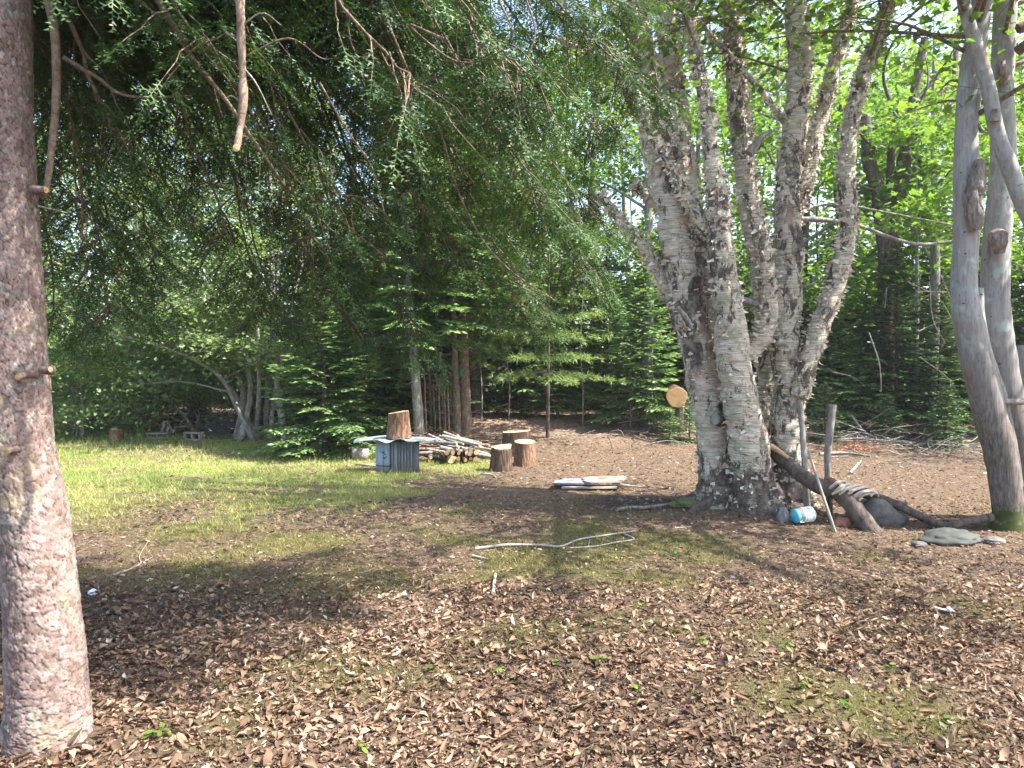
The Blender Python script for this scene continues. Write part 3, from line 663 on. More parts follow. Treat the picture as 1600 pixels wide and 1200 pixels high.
for k, (px, top, Y, m_) in enumerate([(795, 560, 15.0, 'dead_wood'), (838, 540, 15.4, 'bark_grey'), (752, 580, 14.8, 'bark_grey'), (985, 600, 14.0, 'dead_wood'), (1022, 590, 14.0, 'bark_grey'), (910, 585, 14.4, 'dead_wood')]):
    lab = ['pale bare stem rising behind the seat stumps', 'thin grey stem left of the fir sapling in the middle', 'thin grey stem just right of the thick dark trunk', 'pale bare pole under the bright green fir, left one', 'thin grey stem under the bright green fir, right one', 'short pale stem between the two fir clumps of the middle'][k]
    stick_tree('bare_sapling', lab, [g0(px, Y), P3(px+1, (top+650)/2, Y), P3(px-3, top-25*(k % 3), Y), P3(px-1+3*(k % 2), top-60-40*(k % 3), Y)], 0.020, 0.006, m_, 16, 40+k, 'dead sapling')
# ------------------------------------------------------------------ broadleaf trees round the clearing
def leftmulti():
    base = g0(402, 15.2, 0); t = thing('multi_stem_tree', 'many-stemmed grey broadleaf tree fanning out left over the lawn edge, left of the bushy fir', 'tree', base)
    S = [[(392, 690), (380, 610), (340, 520), (280, 450), (200, 400)], [(398, 690), (392, 600), (360, 500), (330, 400), (300, 280)], [(405, 690), (405, 600), (400, 480), (390, 350), (380, 180)],
         [(412, 690), (418, 600), (430, 480), (440, 330), (450, 150)], [(420, 690), (430, 610), (450, 500), (480, 380), (500, 240)], [(396, 688), (370, 620), (310, 550), (230, 500), (150, 480)], [(386, 690), (372, 640), (345, 590), (300, 560), (250, 540)], [(425, 690), (428, 560), (425, 400), (420, 200), (415, 20)]]
    bm = MB(); tips = []; r_ = np.random.default_rng(5)
    for k, pts in enumerate(S):
        dY = r_.uniform(-1.0, 1.0); Q = [np.array(P3(px, py, 15.2+dY*j/3)) for j, (px, py) in enumerate(pts)]; Q[0][2] = gz(Q[0][0], Q[0][1])-0.1
        Rr = np.array([0.085, 0.065, 0.05, 0.035, 0.015])*r_.uniform(0.6, 1.1)
        Q[0][0] += (k-3.5)*.09; Q[0][1] += r_.uniform(-.3, .3)
        TP, _ = smooth_path(Q, Rr, 30); L = []
        for u in (11, 14, 17, 20, 23, 26, 29):
            a = r_.uniform(0, 6.28); l = r_.uniform(0.8, 1.9); b = TP[u]; e = b+np.array([math.cos(a)*l-0.4, math.sin(a)*l-0.3, l*0.1]); L.append(([b, (b+e)/2+np.array([0, 0, .1*l]), e], 0.025))
        tips.append(grow_tree(bm, Q, Rr, L, 90+k, 1.0, 2, 6))
    bm.build('trunk', M['bark_grey'], t)
    tips = np.concatenate(tips); lm = MB(); leaf_cloud(lm, tips, (0.25, 0.25, 0.08), 12, 0.10); lm.build('crown', M['pale_leaf'], t, smooth=False)
leftmulti()
BL = [('pale broadleaf tree behind the tarp shelter', 300, 18.5, 8.5, (0, 0), 3.0), ('broadleaf tree at the far left beside the foreground spruce trunk', 120, 17.5, 7.5, (0.4, 0), 2.8),
      ('tall pale broadleaf tree behind the cinder blocks', 215, 21.5, 10.5, (0, 0), 3.0), ('broadleaf tree hidden largely by the foreground spruce trunk', -30, 18.5, 9.0, (0, 0), 3.0),
      ('tall broadleaf tree above the bushy fir', 520, 20.5, 11, (0, 0), 3.2), ('bright broadleaf tree above the thin leaning trunk', 650, 23, 11.5, (0, 0), 3.2), ('bright broadleaf tree above the soft pine', 800, 22.5, 10.5, (0, 0), 3.2),
      ('bright leafy tree left of the birch clump, high over the firs', 930, 20, 9.0, (0, 0), 2.8), ('leafy tree directly behind the birch clump', 1090, 21, 10, (0, 0), 3.0), ('leafy tree between the birch stems and the dead snag', 1235, 20.5, 10.5, (0, 0), 3.0),
      ('leafy tree behind the grey forked tree', 1500, 20, 10, (0, 0), 3.2), ('leafy tree at the far right edge', 1660, 19, 9.5, (0, 0), 3.0), ('leafy tree close behind the right half of the birch clump', 1215, 17.2, 9.6, (0, 0), 2.6), ('leafy tree close behind the left half of the birch clump', 1010, 17.6, 9.8, (0, 0), 2.6), ('leafy tree between the dead snag and the grey forked tree', 1455, 17.4, 9.6, (0, 0), 2.5), ('tall leafy tree right of the dead snag', 1400, 23, 11, (0, 0), 3.2)]
for k, (lab, px, Y, H, ln, rd) in enumerate(BL):
    broadleaf('broadleaf_tree', lab, gp(px, Y), H, ln, rd, 200+k, nlimb=11, leafmat='pale_leaf' if px < 700 else 'maple_leaf', lsize=0.15, per=8, group=None, tr=0.13, low=0.22, sig=(0.34, 0.34, 0.16))
# saplings with bright leaves, nearer, upper right
broadleaf('maple_tree', 'young maple with bright yellow-green leaves left of the grey forked tree', gp(1425, 15.4), 7.0, (0.1, 0), 1.7, 301, nlimb=10, leafmat='maple_leaf', lsize=0.17, per=7, tr=0.055, low=0.42, tmpl=MAPLE, sig=(0.2, 0.2, 0.06))
broadleaf('maple_tree', 'young maple with bright leaves at the right edge behind the grey forked tree', gp(1600, 13.0), 6.6, (0.1, 0), 2.0, 302, nlimb=9, leafmat='maple_leaf', lsize=0.14, per=7, tr=0.06, low=0.45, tmpl=MAPLE, sig=(0.2, 0.2, 0.06))
broadleaf('shrub', 'low leafy shrub at the lawn edge beside the foreground spruce trunk', gp(125, 15.6), 2.2, (0.2, -0.3), 1.5, 303, nlimb=8, lsize=0.08, per=14, tr=0.03, low=0.1, stems=3, cat='shrub')
broadleaf('shrub', 'low leafy shrub left of the tarp shelter', gp(225, 17.2), 2.4, (0, -0.2), 1.5, 304, nlimb=8, lsize=0.08, per=14, tr=0.03, low=0.1, stems=3, cat='shrub')
broadleaf('shrub', 'leafy shrub crowding the right side of the tarp shelter', gp(372, 17.2), 2.6, (0, -0.2), 1.3, 305, nlimb=7, lsize=0.08, per=12, tr=0.03, low=0.15, stems=3, cat='shrub')
# dead snag in the upper right
def snag():
    Y = 15.6; b = g0(1392, Y); t = thing('dead_snag', 'broken dead tree with dark trunk and bare limbs between birch and grey forked tree', 'dead tree', b)
    bm = MB()
    tube(bm, [b, P3(1385, 450, Y), P3(1375, 320, Y), P3(1358, 250, Y), P3(1352, 180, Y)], [0.16, 0.15, 0.14, 0.14, 0.10], 26, 10, rough=0.3, rf=5)
    tube(bm, [P3(1385, 420, Y), P3(1405, 300, Y), P3(1418, 220, Y), P3(1430, 140, Y), P3(1445, 60, Y)], [0.14, 0.14, 0.13, 0.10, 0.07], 26, 10, rough=0.35, rf=5)
    tube(bm, [P3(1392, 350, Y), P3(1392, 250, Y), P3(1400, 170, Y)], [0.10, 0.08, 0.05], 16, 8, rough=0.3, rf=5)
    for pts, r0 in (([(1418, 230), (1440, 200), (1490, 202)], .05), ([(1418, 235), (1470, 270), (1500, 200)], .035), ([(1430, 160), (1470, 110), (1500, 60)], .05), ([(1400, 180), (1380, 120), (1400, 60), (1470, 20)], .05),
                    ([(1385, 300), (1340, 290), (1300, 270)], .03), ([(1420, 180), (1450, 130), (1440, 60)], .04), ([(1375, 240), (1340, 200), (1330, 120)], .04), ([(1405, 280), (1460, 290), (1500, 250), (1530, 250)], .03)):
        n = len(pts); tube(bm, [P3(a, c, Y+rng.uniform(-.6, .6)*k) for k, (a, c) in enumerate(pts)], np.linspace(r0, 0.008, n), 12, 5, rough=0.15)
    bm.build('trunk', M['bark_dark'], t)
snag()
# ------------------------------------------------------------------ birch clump
def peels(mb, Q, q, n, r_, size=1.0):
    """curled papery strips standing off the stem"""
    T, Nn, B = frames(Q)
    for k in range(n):
        i = r_.integers(1, len(Q)-1); a = r_.uniform(0, 6.28); d = Nn[i]*math.cos(a)+B[i]*math.sin(a); tg = np.cross(T[i], d)
        p = Q[i]+(Q[i+1]-Q[i])*r_.uniform(0, 1)+d*q[i]*0.98; L = r_.uniform(0.015, 0.075)*size; w = r_.uniform(0.006, 0.035)*size
        s = 1 if r_.uniform() < 0.5 else -1; u = T[i]*r_.normal(0, .35)+tg*s; u /= np.linalg.norm(u); v = np.cross(d, u)
        V = []
        for j, (f, h) in enumerate(((0, 0.0), (0.5, 0.12), (0.95, 0.5), (0.85, 0.85))):
            c = p+u*L*f+d*L*h; V += [c-v*w*(1-.25*j), c+v*w*(1-.3*j)]
        mb.add(V, [[0, 1, 3, 2], [2, 3, 5, 4], [4, 5, 7, 6]], r_.uniform())
def m_peel():
    m, t, b = mat('birch_peel'); c = ramp(t, attr(t), [(0, (0.28, 0.2, 0.14)), (0.4, (0.5, 0.42, 0.32)), (1, (0.70, 0.65, 0.56))])
    t.links.new(c, b.inputs['Base Color']); b.inputs['Roughness'].default_value = 0.7; return m
M['peel'] = m_peel()
def birch():
    base = gp(1165, 7.8); t = thing('birch_tree', 'large many-stemmed birch with peeling cream bark, standing right of centre', 'tree', base)
    r_ = np.random.default_rng(77); pk = MB(); allq = []
    def W_(px, Y): return px/2/F*Y*0.84
    stems = [
     (7.75, [(1128, 815), (1124, 760), (1118, 690), (1100, 600), (1082, 500), (1068, 420), (1052, 340), (1030, 250), (1012, 150), (1000, 50), (992, -120), (985, -420)], [112, 82, 66, 62, 62, 62, 58, 54, 48, 42, 36, 14]),
     (8.0, [(1120, 700), (1105, 560), (1095, 430), (1072, 300), (1058, 190), (1048, 90), (1042, -20), (1040, -200), (1030, -500)], [40, 46, 50, 48, 46, 44, 42, 34, 12]),
     (7.5, [(1185, 828), (1178, 770), (1168, 690), (1152, 600), (1140, 500), (1128, 400), (1122, 320), (1112, 250)], [125, 84, 70, 62, 54, 46, 36, 27]),
     (7.45, [(1128, 420), (1120, 330), (1112, 250), (1104, 170), (1088, 90), (1075, 10), (1060, -150)], [36, 31, 27, 25, 22, 19, 12]),
     (7.4, [(1150, 470), (1125, 385), (1095, 345), (1062, 285), (1035, 240), (1005, 190)], [30, 27, 23, 20, 17, 12]),
     (7.7, [(1062, 250), (1032, 205), (1005, 185), (980, 145), (955, 105), (915, 80), (870, 60)], [24, 22, 22, 19, 15, 11, 6]),
     (8.15, [(1190, 760), (1195, 640), (1198, 540), (1190, 430), (1172, 340), (1160, 250), (1150, 170), (1145, 80), (1135, -30), (1125, -300)], [44, 40, 38, 36, 33, 31, 30, 27, 24, 10]),
     (8.4, [(1180, 350), (1168, 240), (1158, 140), (1148, 40), (1140, -160)], [24, 26, 25, 22, 14]),
     (7.55, [(1165, 560), (1195, 520), (1200, 450), (1188, 370), (1170, 300)], [28, 34, 34, 28, 20]),
     (7.8, [(1238, 815), (1232, 760), (1228, 690), (1232, 600), (1226, 500), (1232, 400), (1230, 300), (1242, 200), (1250, 110), (1244, 20), (1236, -120), (1230, -420)], [100, 80, 62, 57, 56, 52, 44, 42, 42, 40, 32, 12]),
     (8.0, [(1232, 360), (1258, 280), (1278, 200), (1302, 110), (1325, 30), (1342, -60), (1370, -300)], [30, 32, 30, 27, 25, 22, 10]),
     (7.7, [(1246, 620), (1268, 545), (1296, 470), (1318, 400), (1326, 340), (1322, 270), (1330, 190), (1352, 110), (1380, 40), (1400, -40), (1440, -240)], [44, 38, 34, 32, 30, 30, 28, 26, 24, 21, 9]),
     (7.9, [(1072, 530), (1045, 455), (1012, 395), (975, 350), (935, 302)], [32, 25, 22, 19, 16]),
     (8.0, [(1062, 370), (1032, 325), (1005, 300), (988, 288)], [26, 22, 19, 14]),
     (7.6, [(1226, 190), (1196, 150), (1165, 115), (1130, 75), (1092, 32), (1060, -20)], [13, 11, 10, 9, 8, 5])]
    for k, (Y, pts, wd) in enumerate(stems):
        mb = MB(); n = len(pts)
        P = np.array([P3(px, py, Y+0.10*math.sin(k*2.1)*j/3) for j, (px, py) in enumerate(pts)]); rr = np.array([W_(w, Y) for w in wd])
        if pts[0][1] > 800: P[0][2] = gz(P[0][0], P[0][1])-0.12
        m = max(30, int(np.linalg.norm(np.diff(P, axis=0), axis=1).sum()/0.022))
        m = min(m, 260); Q, q = smooth_path(P, rr, m)
        # swellings and old scars
        q = q*(1+0.10*(fbm(np.arange(m)*0.11, k*3.3+0*np.arange(m), s=3, o=2)-0.5)*2)
        tube(mb, Q, q, sides=26 if wd[1] > 30 else 14, smooth=False, rough=0.20, rf=9, seed=k)
        mb.build('stem', M['birch_bark'], t)
        allq.append((Q, q)); peels(pk, Q, q, int(m*4.0), r_, 0.8 if wd[1] > 20 else 0.45)
    # sawn stub facing the camera
    sb = MB(); c = P3(1118, 655, 7.42); tube(sb, [c+np.array([0.12, .22, -0.03]), c], [0.075, 0.055], 6, 14, rough=0.15, cap=False)
    s_ = sb.build('sawn_stub', M['bark_dark'], t)
    ce = MB(); th = np.linspace(0, 6.283, 18, endpoint=False); ring = c+np.stack([np.cos(th)*0.047, 0*th-0.004, np.sin(th)*0.056], -1); ce.add(np.vstack([ring, c[None]+[[0, -0.006, 0]]]), [[a, (a+1) % 18, 18] for a in range(18)])
    ce.build('cut_face', M['pale_rock'], s_)
    # dead branch stubs and thin bare limbs
    for pts, r0, Y in (([(1150, 468), (1172, 472), (1192, 478)], .045, 7.5), ([(1170, 523), (1195, 527), (1205, 532)], .03, 7.5), ([(1215, 533), (1225, 537), (1232, 542)], .04, 7.4),
                       ([(1248, 342), (1300, 345), (1340, 352), (1400, 374), (1440, 382), (1486, 377)], .028, 7.9), ([(1240, 345), (1275, 322), (1330, 322), (1400, 335), (1492, 352)], .018, 8.0),
                       ([(1056, 475), (1040, 470), (1028, 462)], .03, 7.8), ([(1170, 240), (1190, 215), (1205, 205)], .05, 7.7), ([(1092, 32), (1070, 20), (1040, -10)], .02, 7.6),
                       ([(1258, 450), (1275, 440), (1290, 432)], .012, 7.7), ([(1058, 480), (1075, 500), (1082, 515)], .03, 7.4)):
        b_ = MB(); tube(b_, [P3(a, c_, Y) for a, c_ in pts], np.linspace(r0, r0*0.45, len(pts)), 14, 7, rough=0.25); b_.build('bare_branch', M['bark_grey'], t)
    o = pk.build('peeling_bark', M['peel'], t, smooth=False); o['kind'] = 'stuff'
    # root flare
    rf = MB()
    for a, L in ((-2.6, .5), (-0.5, .35), (0.3, .35), (2.9, .5)):
        b = base+np.array([0.25*math.cos(a), 0.2*math.sin(a), 0.10]); e = base+np.array([(0.3+L)*math.cos(a), (0.25+L*.7)*math.sin(a), 0]); e[2] = gz(e[0], e[1])-0.03
        tube(rf, [b, (b*0.5+e*0.5)+np.array([0, 0, 0.0]), e], [.16, .08, .03], 14, 10, rough=0.4, rf=8)
    rf.build('root', M['bark_dark'], t)
    # leaves: crown above the frame and loose sprays among the stems
    bm = MB(); tips = []
    for (Q, q) in allq:
        if Q[-1][2] < 4.5: continue
        for u in np.linspace(0.72, 1, 8):
            b = Q[int(u*(len(Q)-1))]; a = r_.uniform(0, 6.28); l = r_.uniform(0.8, 2.2); e = b+np.array([math.cos(a)*l, math.sin(a)*l, l*0.35]); m_ = (b+e)/2+np.array([0, 0, .1])
            tube(bm, [b, m_, e], [.018, .01, .004], 6, 4, cap=False)
            for f in (0.4, 0.6, 0.8, 1.0):
                p = b*(1-f)+e*f
                for s in range(3):
                    d = r_.normal(0, 0.4, 3)*[1, 1, .5]; tube(bm, [p, p+d], [.004, .002], 3, 3, cap=False); tips += [p+d, p+d*0.5]
    for px, py, Y in ((1000, 110, 7.0), (1050, 140, 6.9), (1080, 100, 7.1), (1065, 145, 7.0), (1020, 95, 7.0), (1180, 110, 7.2), (1210, 130, 7.2), (1190, 75, 7.2), (1160, 215, 8.2), (1190, 60, 7.5), (1215, 160, 7.9), (1300, 60, 7.6), (1150, 40, 7.6), (1285, 20, 7.4), (1180, 200, 7.8), (1110, 60, 7.5), (1350, 40, 7.4), (1250, 30, 7.0), (1310, 110, 8.3)):
        p = P3(px, py, Y)
        for s in range(2): d = r_.normal(0, 0.16, 3); tips += [p+d, p-d]
    bm.build('branchlets', M['twig'], t)
    lm = MB(); leaf_cloud(lm, np.array(tips), (0.16, 0.16, 0.07), 2, 0.10, leaf_tmpl(1, .62, .2, .15, 2), 0.5); lm.build('crown', M['birch_leaf'], t, smooth=False)
birch()
# ------------------------------------------------------------------ grey forked maple at the right
def maple():
    Y = 6.9; base = gp(1590, Y); t = thing('maple_tree', 'smooth grey forked tree with mossy foot at the right edge of the photograph', 'tree', base)
    st = [(6.75, [(1572, 845), (1574, 800), (1567, 730), (1548, 650), (1528, 570), (1512, 500), (1506, 440), (1510, 370), (1512, 300), (1510, 220), (1516, 120), (1530, 30), (1545, -120), (1550, -400)], [66, 48, 50, 52, 52, 46, 42, 40, 42, 36, 36, 34, 28, 12]),
          (6.95, [(1604, 850), (1606, 790), (1598, 720), (1580, 650), (1566, 570), (1556, 480), (1556, 400), (1562, 320), (1568, 230), (1566, 120), (1570, 20), (1574, -120), (1580, -400)], [70, 56, 54, 52, 48, 46, 44, 42, 38, 36, 35, 30, 12]),
          (6.8, [(1580, 760), (1568, 690), (1552, 620), (1536, 560), (1526, 500), (1530, 450)], [36, 40, 40, 34, 26, 14]),
          (6.55, [(1700, 480), (1640, 390), (1600, 318), (1575, 255), (1556, 200), (1545, 140), (1528, 80), (1512, 30), (1500, -30), (1480, -200)], [34, 30, 28, 26, 24, 24, 22, 21, 19, 10]),
          (7.2, [(1640, 850), (1640, 760), (1615, 680), (1598, 600), (1600, 540)], [70, 60, 48, 40, 34])]
    r_ = np.random.default_rng(9); bm = MB(); tips = []
    for k, (Yk, pts, wd) in enumerate(st):
        mb = MB(); P = np.array([P3(a, b, Yk) for a, b in pts]); rr = np.array(wd)/2/F*Yk*0.9
        if pts[0][1] > 800: P[0][2] = gz(P[0][0], P[0][1])-0.12
        m = min(220, int(np.linalg.norm(np.diff(P, axis=0), axis=1).sum()/0.025)); Q, q = smooth_path(P, rr, m)
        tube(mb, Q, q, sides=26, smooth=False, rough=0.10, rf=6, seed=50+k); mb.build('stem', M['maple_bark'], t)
        if Q[-1][2] > 4:
            for u in np.linspace(0.72, 1, 8):
                b = Q[int(u*(m-1))]; a = r_.uniform(0, 6.28); l = r_.uniform(1.0, 2.4); e = b+np.array([math.cos(a)*l, math.sin(a)*l, l*.3])
                tube(bm, [b, (b+e)/2+[0, 0, .1], e], [.025, .014, .005], 7, 4, cap=False)
                for f in (.3, .5, .7, .85, 1.):
                    p = b*(1-f)+e*f
                    for s in range(3): d = r_.normal(0, .4, 3)*[1, 1, .45]; tube(bm, [p, p+d], [.004, .002], 3, 3, cap=False); tips += [p+d, p+d*.5]
    for a, l, z in ((-0.2, 3.0, 5.2), (-0.7, 3.6, 5.6), (-1.2, 3.8, 5.0), (-1.7, 3.2, 5.8), (0.3, 2.6, 6.0), (-0.95, 4.6, 6.2), (-1.45, 4.2, 6.6), (-2.1, 2.6, 6.0)):  # long limbs out of view, added to shade the right foreground
        b = np.array([4.6, 6.8, z-.6]); e = b+np.array([math.cos(a)*l, math.sin(a)*l, .9]); tube(bm, [b, (b+e)/2+[0, 0, .2], e], [.05, .03, .008], 10, 6)
        for f in np.linspace(.3, 1, 9):
            p = b*(1-f)+e*f
            for s in range(5): d = r_.normal(0, .55, 3)*[1, 1, .45]; tube(bm, [p, p+d], [.006, .002], 3, 3, cap=False); tips += [p+d, p+d*.5]
    bm.build('branchlets', M['twig'], t)
    # rotten snag stub and scars
    sn = MB(); tube(sn, [P3(1524, 305, 6.62), P3(1526, 275, 6.60), P3(1530, 250, 6.60)], [.085, .075, .03], 16, 12, rough=0.6, rf=14)
    tube(sn, [P3(1522, 360, 6.62), P3(1520, 330, 6.60), P3(1518, 300, 6.60)], [.05, .07, .06], 12, 12, rough=0.7, rf=14)
    sn.build('rotten_stub', M['scar_bark'], t)
    s2 = MB(); tube(s2, [P3(1565, 130, 6.85), P3(1566, 110, 6.78), P3(1568, 96, 6.8)], [.05, .05, .02], 12, 10, rough=0.6, rf=14); s2.build('branch_scar', M['scar_bark'], t); s2 = MB(); tube(s2, [P3(1553, 190, 6.46), P3(1556, 170, 6.44)], [.05, .03], 10, 10, rough=.6, rf=14)
    s2.build('branch_scar', M['scar_bark'], t); s2 = MB()
    tube(s2, [P3(1556, 395, 6.75), P3(1557, 372, 6.72), P3(1553, 360, 6.8)], [.07, .08, .03], 12, 12, rough=.5, rf=12); s2.build('branch_scar', M['scar_bark'], t)
    for pts in ([(1535, 205), (1515, 180), (1498, 162)], [(1562, 628), (1600, 628), (1640, 626)]):
        b_ = MB(); tube(b_, [P3(a, b, 6.7) for a, b in pts], [.02 if pts[0][0] == 1535 else .032, .014 if pts[0][0] == 1535 else .03, .006 if pts[0][0] == 1535 else .028], 10, 7, rough=.2); b_.build('bare_branch', M['dead_wood'], t)
    for px, py, Yq in ((1450, 60, 7.0), (1480, 30, 6.6), (1540, 10, 6.0), (1590, 60, 7.4), (1500, 120, 8.0), (1420, 30, 7.5), (1590, 150, 8.0), (1470, 140, 8.4)):
        p = P3(px, py, Yq)
        for s in range(3): d = r_.normal(0, .22, 3); tips += [p+d, p-d]
    lm = MB(); leaf_cloud(lm, np.array(tips), (.2, .2, .08), 2, 0.12, MAPLE, .45); lm.build('crown', M['maple_leaf'], t, smooth=False)
maple()
# ------------------------------------------------------------------ foreground spruce: trunk, stubs, boughs
def needle_twig(seed, L=1.0, nn=15):
    """unit-length twig along +X with needles and two side shoots"""
    r_ = np.random.default_rng(seed); V = []; Fc = []
    def shoot(p, d, l, n):
        d = d/np.linalg.norm(d); s = np.cross(UP, d); s /= np.linalg.norm(s)
        for k in range(n):
            f = (k+0.5)/n; q = p+d*l*f; a = r_.uniform(-0.5, 0.5)+(0 if k % 2 else math.pi)
            out = s*math.cos(a)+np.cross(d, s)*math.sin(a)*0.8; nd = d*0.55+out; nd /= np.linalg.norm(nd); nl = 0.105*(1.1-0.35*f)*r_.uniform(.8, 1.15)
            w = np.cross(nd, UP)+r_.normal(0, .3, 3); w = w/np.linalg.norm(w)*0.025
            b = len(V); V.extend([q-w, q+w, q+nd*nl]); Fc.append([b, b+1, b+2])
        b = len(V); w = s*0.008; V.extend([p-w, p+w, p+d*l]); Fc.append([b, b+1, b+2])
    shoot(np.zeros(3), np.array([1, 0, -0.05]), L, nn)
    for f, sg in ((0.2, 1), (0.35, -1), (0.5, 1)):
        shoot(np.array([f, 0, 0]), np.array([0.75, 0.62*sg, -0.05]), 0.5*(1-f)+0.12, int(nn*0.42))
    return np.array(V), np.array(Fc)
NT = [needle_twig(k) for k in range(3)]
def spruce():
    base = gp(74, 2.95); t = thing('spruce_tree', 'large spruce with scaly pinkish trunk at the left edge, its boughs hanging over the view', 'tree', base)
    # ---- trunk: rows of real bark plates
    Y = 2.95; rows = [(-700, -20, 60), (-200, 4, 70), (0, 5, 73), (100, 5, 74), (200, 6, 76), (300, 11, 78), (400, 16, 80), (500, 21, 82), (600, 27, 87), (700, 34, 88), (800, 50, 92), (900, 62, 98), (1000, 71, 105), (1080, 75, 111), (1140, 75, 120), (1180, 74, 132), (1215, 72, 150)]
    P = np.array([P3(c, py, Y) for py, c, w in rows])[::-1]; rr = np.array([w/2/F*Y for _, _, w in rows])[::-1]
    P[0][2] -= 0.12
    m = 640; Q, q = smooth_path(P, rr, m); T, Nn, B = frames(Q); sides = 170
    Lz = np.concatenate([[0], np.cumsum(np.linalg.norm(np.diff(Q, axis=0), axis=1))])
    keep = np.linspace(0, 1, m)
    th = np.linspace(0, 2*math.pi, sides, endpoint=False)
    TH, ZZ = np.meshgrid(th, Lz); U = TH*0.135
    wx = fbm(U*16, ZZ*16, s=61, o=4)-0.5; wy = fbm(U*16+7, ZZ*16, s=62, o=4)-0.5
    c1, id1 = voro((U+0.07*wx)/0.0326, (ZZ+0.07*wy)/0.034, 5)      # plates: 20 around the trunk
    c2, id2 = voro((U+0.02*wy+0.03*wx)/0.0202, (ZZ+0.02*wx)/0.017, 6)
    # seam: fade the plate edge measure where theta wraps
    plate = np.clip(c1/0.16, 0, 1)**0.7*0.75+np.clip(c2/0.16, 0, 1)*0.25
    fl = fbm(U*2.5, ZZ*2.5, s=9, o=3)-0.5; rid = fbm(U*80, ZZ*60, s=19, o=2)-0.5
    disp = 0.0062*plate+0.0035*(id1-0.5)+0.0016*(id2-0.5)+0.014*fl+0.0016*rid
    lob = np.exp(-Lz/0.11)[:, None]*(0.012+0.02*np.cos(5*TH+1)+0.012*np.cos(3*TH+2))
    D = Nn[:, None]*np.cos(th)[None, :, None]+B[:, None]*np.sin(th)[None, :, None]
    V = Q[:, None]+D*(q[:, None]+disp+lob)[..., None]
    tone = np.clip(np.clip(0.12+c1/0.10, 0, 1)*np.clip(0.45+c2/0.2, 0, 1)*(0.42+0.5*id1+0.25*(id2-0.5)+0.3*rid), 0, 1)
    mb = MB(); i = np.arange(m-1)[:, None]; j = np.arange(sides)[None]; j2 = (j+1) % sides
    mb.add(V, np.stack([i*sides+j, i*sides+j2, (i+1)*sides+j2, (i+1)*sides+j], -1).reshape(-1, 4), tone.ravel())
    mb.build('trunk', M['spruce_bark'], t)
    # stubs
    for (px, py, dx, dz, r0, L, face) in ((52, 296, 0.055, -0.004, .013, 1, 0), (40, 585, 0.0, -0.01, .012, 1, 1), (66, 578, .038, .002, .012, 1, 0), (28, 702, -.005, 0, .011, 1, 1)):
        Yf = 2.87 if not face else 2.85
        c = P3(px, py, Yf); e = c+np.array([dx, -0.045 if face else -0.01, dz]); b_ = MB(); tube(b_, [c+[0, .06, 0], c, e], [r0*1.6, r0*1.2, r0], 9, 12, rough=.2, rf=30, cap=False, rnd=.35)
        s_ = b_.build('branch_stub', M['spruce_bark'], t)
        dr = e-c; dr /= np.linalg.norm(dr); a = np.cross(dr, UP); a /= np.linalg.norm(a); b2 = np.cross(a, dr); tt = np.linspace(0, 6.283, 14, endpoint=False)
        ring = e+(a*np.cos(tt)[:, None]+b2*np.sin(tt)[:, None])*r0*0.97; ce = MB(); ce.add(np.vstack([ring, (e+dr*.002)[None]]), [[k, (k+1) % 14, 14] for k in range(14)]); ce.build('cut_face', M['cut'], s_)
    b_ = MB(); tube(b_, [P3(60, 322, 2.88), P3(85, 328, 2.8), P3(106, 333, 2.75)], [.004, .003, .0015], 5, 4); b_.build('bare_twig', M['dead_wood'], t)
    # ---- limbs; ends given by where the bough tips hang
    r_ = np.random.default_rng(123)
    def trunk_pt(z): k = np.argmin(abs(Q[:, 2]-z)); return Q[k]
    limbs = [(3.1, (430, 250, 3.3), .35), (3.3, (560, 330, 3.7), .4), (3.6, (700, 420, 4.2), .5), (3.6, (820, 470, 4.4), .45), (3.9, (930, 330, 4.3), .5), (3.4, (520, 470, 4.3), .6), (3.3, (400, 430, 4.6), .6), (4.1, (990, 150, 4.2), .4), (3.9, (800, 200, 3.4), .3),
             (3.6, (660, 150, 3.0), .25), (4.0, (880, 90, 3.2), .3), (3.2, (330, 120, 2.9), .2), (3.1, (180, 420, 4.4), .6), (3.2, (130, 330, 3.9), .5), (3.0, (110, 470, 5.0), .7), (2.9, (100, 380, 3.6), .5), (3.0, (150, 500, 4.4), .7), (2.95, (170, 250, 3.3), .3), (3.2, (90, 300, 4.2), .6), (3.3, (250, 440, 4.8), .7), (3.5, (640, 500, 4.6), .6), (3.8, (900, 440, 5.0), .6), (3.6, (480, 200, 4.4), .4), (3.8, (560, 160, 4.8), .4), (3.9, (700, 180, 5.0), .4), (4.0, (820, 120, 4.9), .4), (3.7, (420, 500, 4.9), .6), (3.8, (560, 400, 4.5), .6), (3.9, (680, 330, 4.6), .5), (4.0, (800, 380, 4.8), .5), (3.5, (330, 220, 4.4), .4), (4.2, (960, 60, 4.8), .3), (3.3, (200, 150, 4.6), .4), (3.2, (140, 60, 4.2), .2), (3.7, (480, 40, 4.8), .2), (3.5, (620, 440, 5.0), .6), (4.2, (760, 330, 5.2), .6), (3.4, (280, 330, 5.0), .6), (4.3, (950, 230, 5.4), .5),
             (3.7, (470, 120, 4.0), .3), (3.9, (600, 60, 3.6), .2), (4.0, (730, 80, 4.4), .3), (3.3, (230, 60, 3.4), .2), (3.4, (600, 240, 4.6), .4), (3.6, (860, 340, 3.7), .5), (3.8, (740, 240, 3.8), .4), (3.4, (380, 330, 3.8), .5), (3.3, (490, 380, 3.7), .5), (4.3, (880, 10, 4.3), .1), (4.2, (640, -20, 5.0), .1), (4.2, (400, -10, 4.6), .1)]
    KP = [[], [], []]; KD = [[], [], []]; KS = [[], [], []]; KR = [[], [], []]
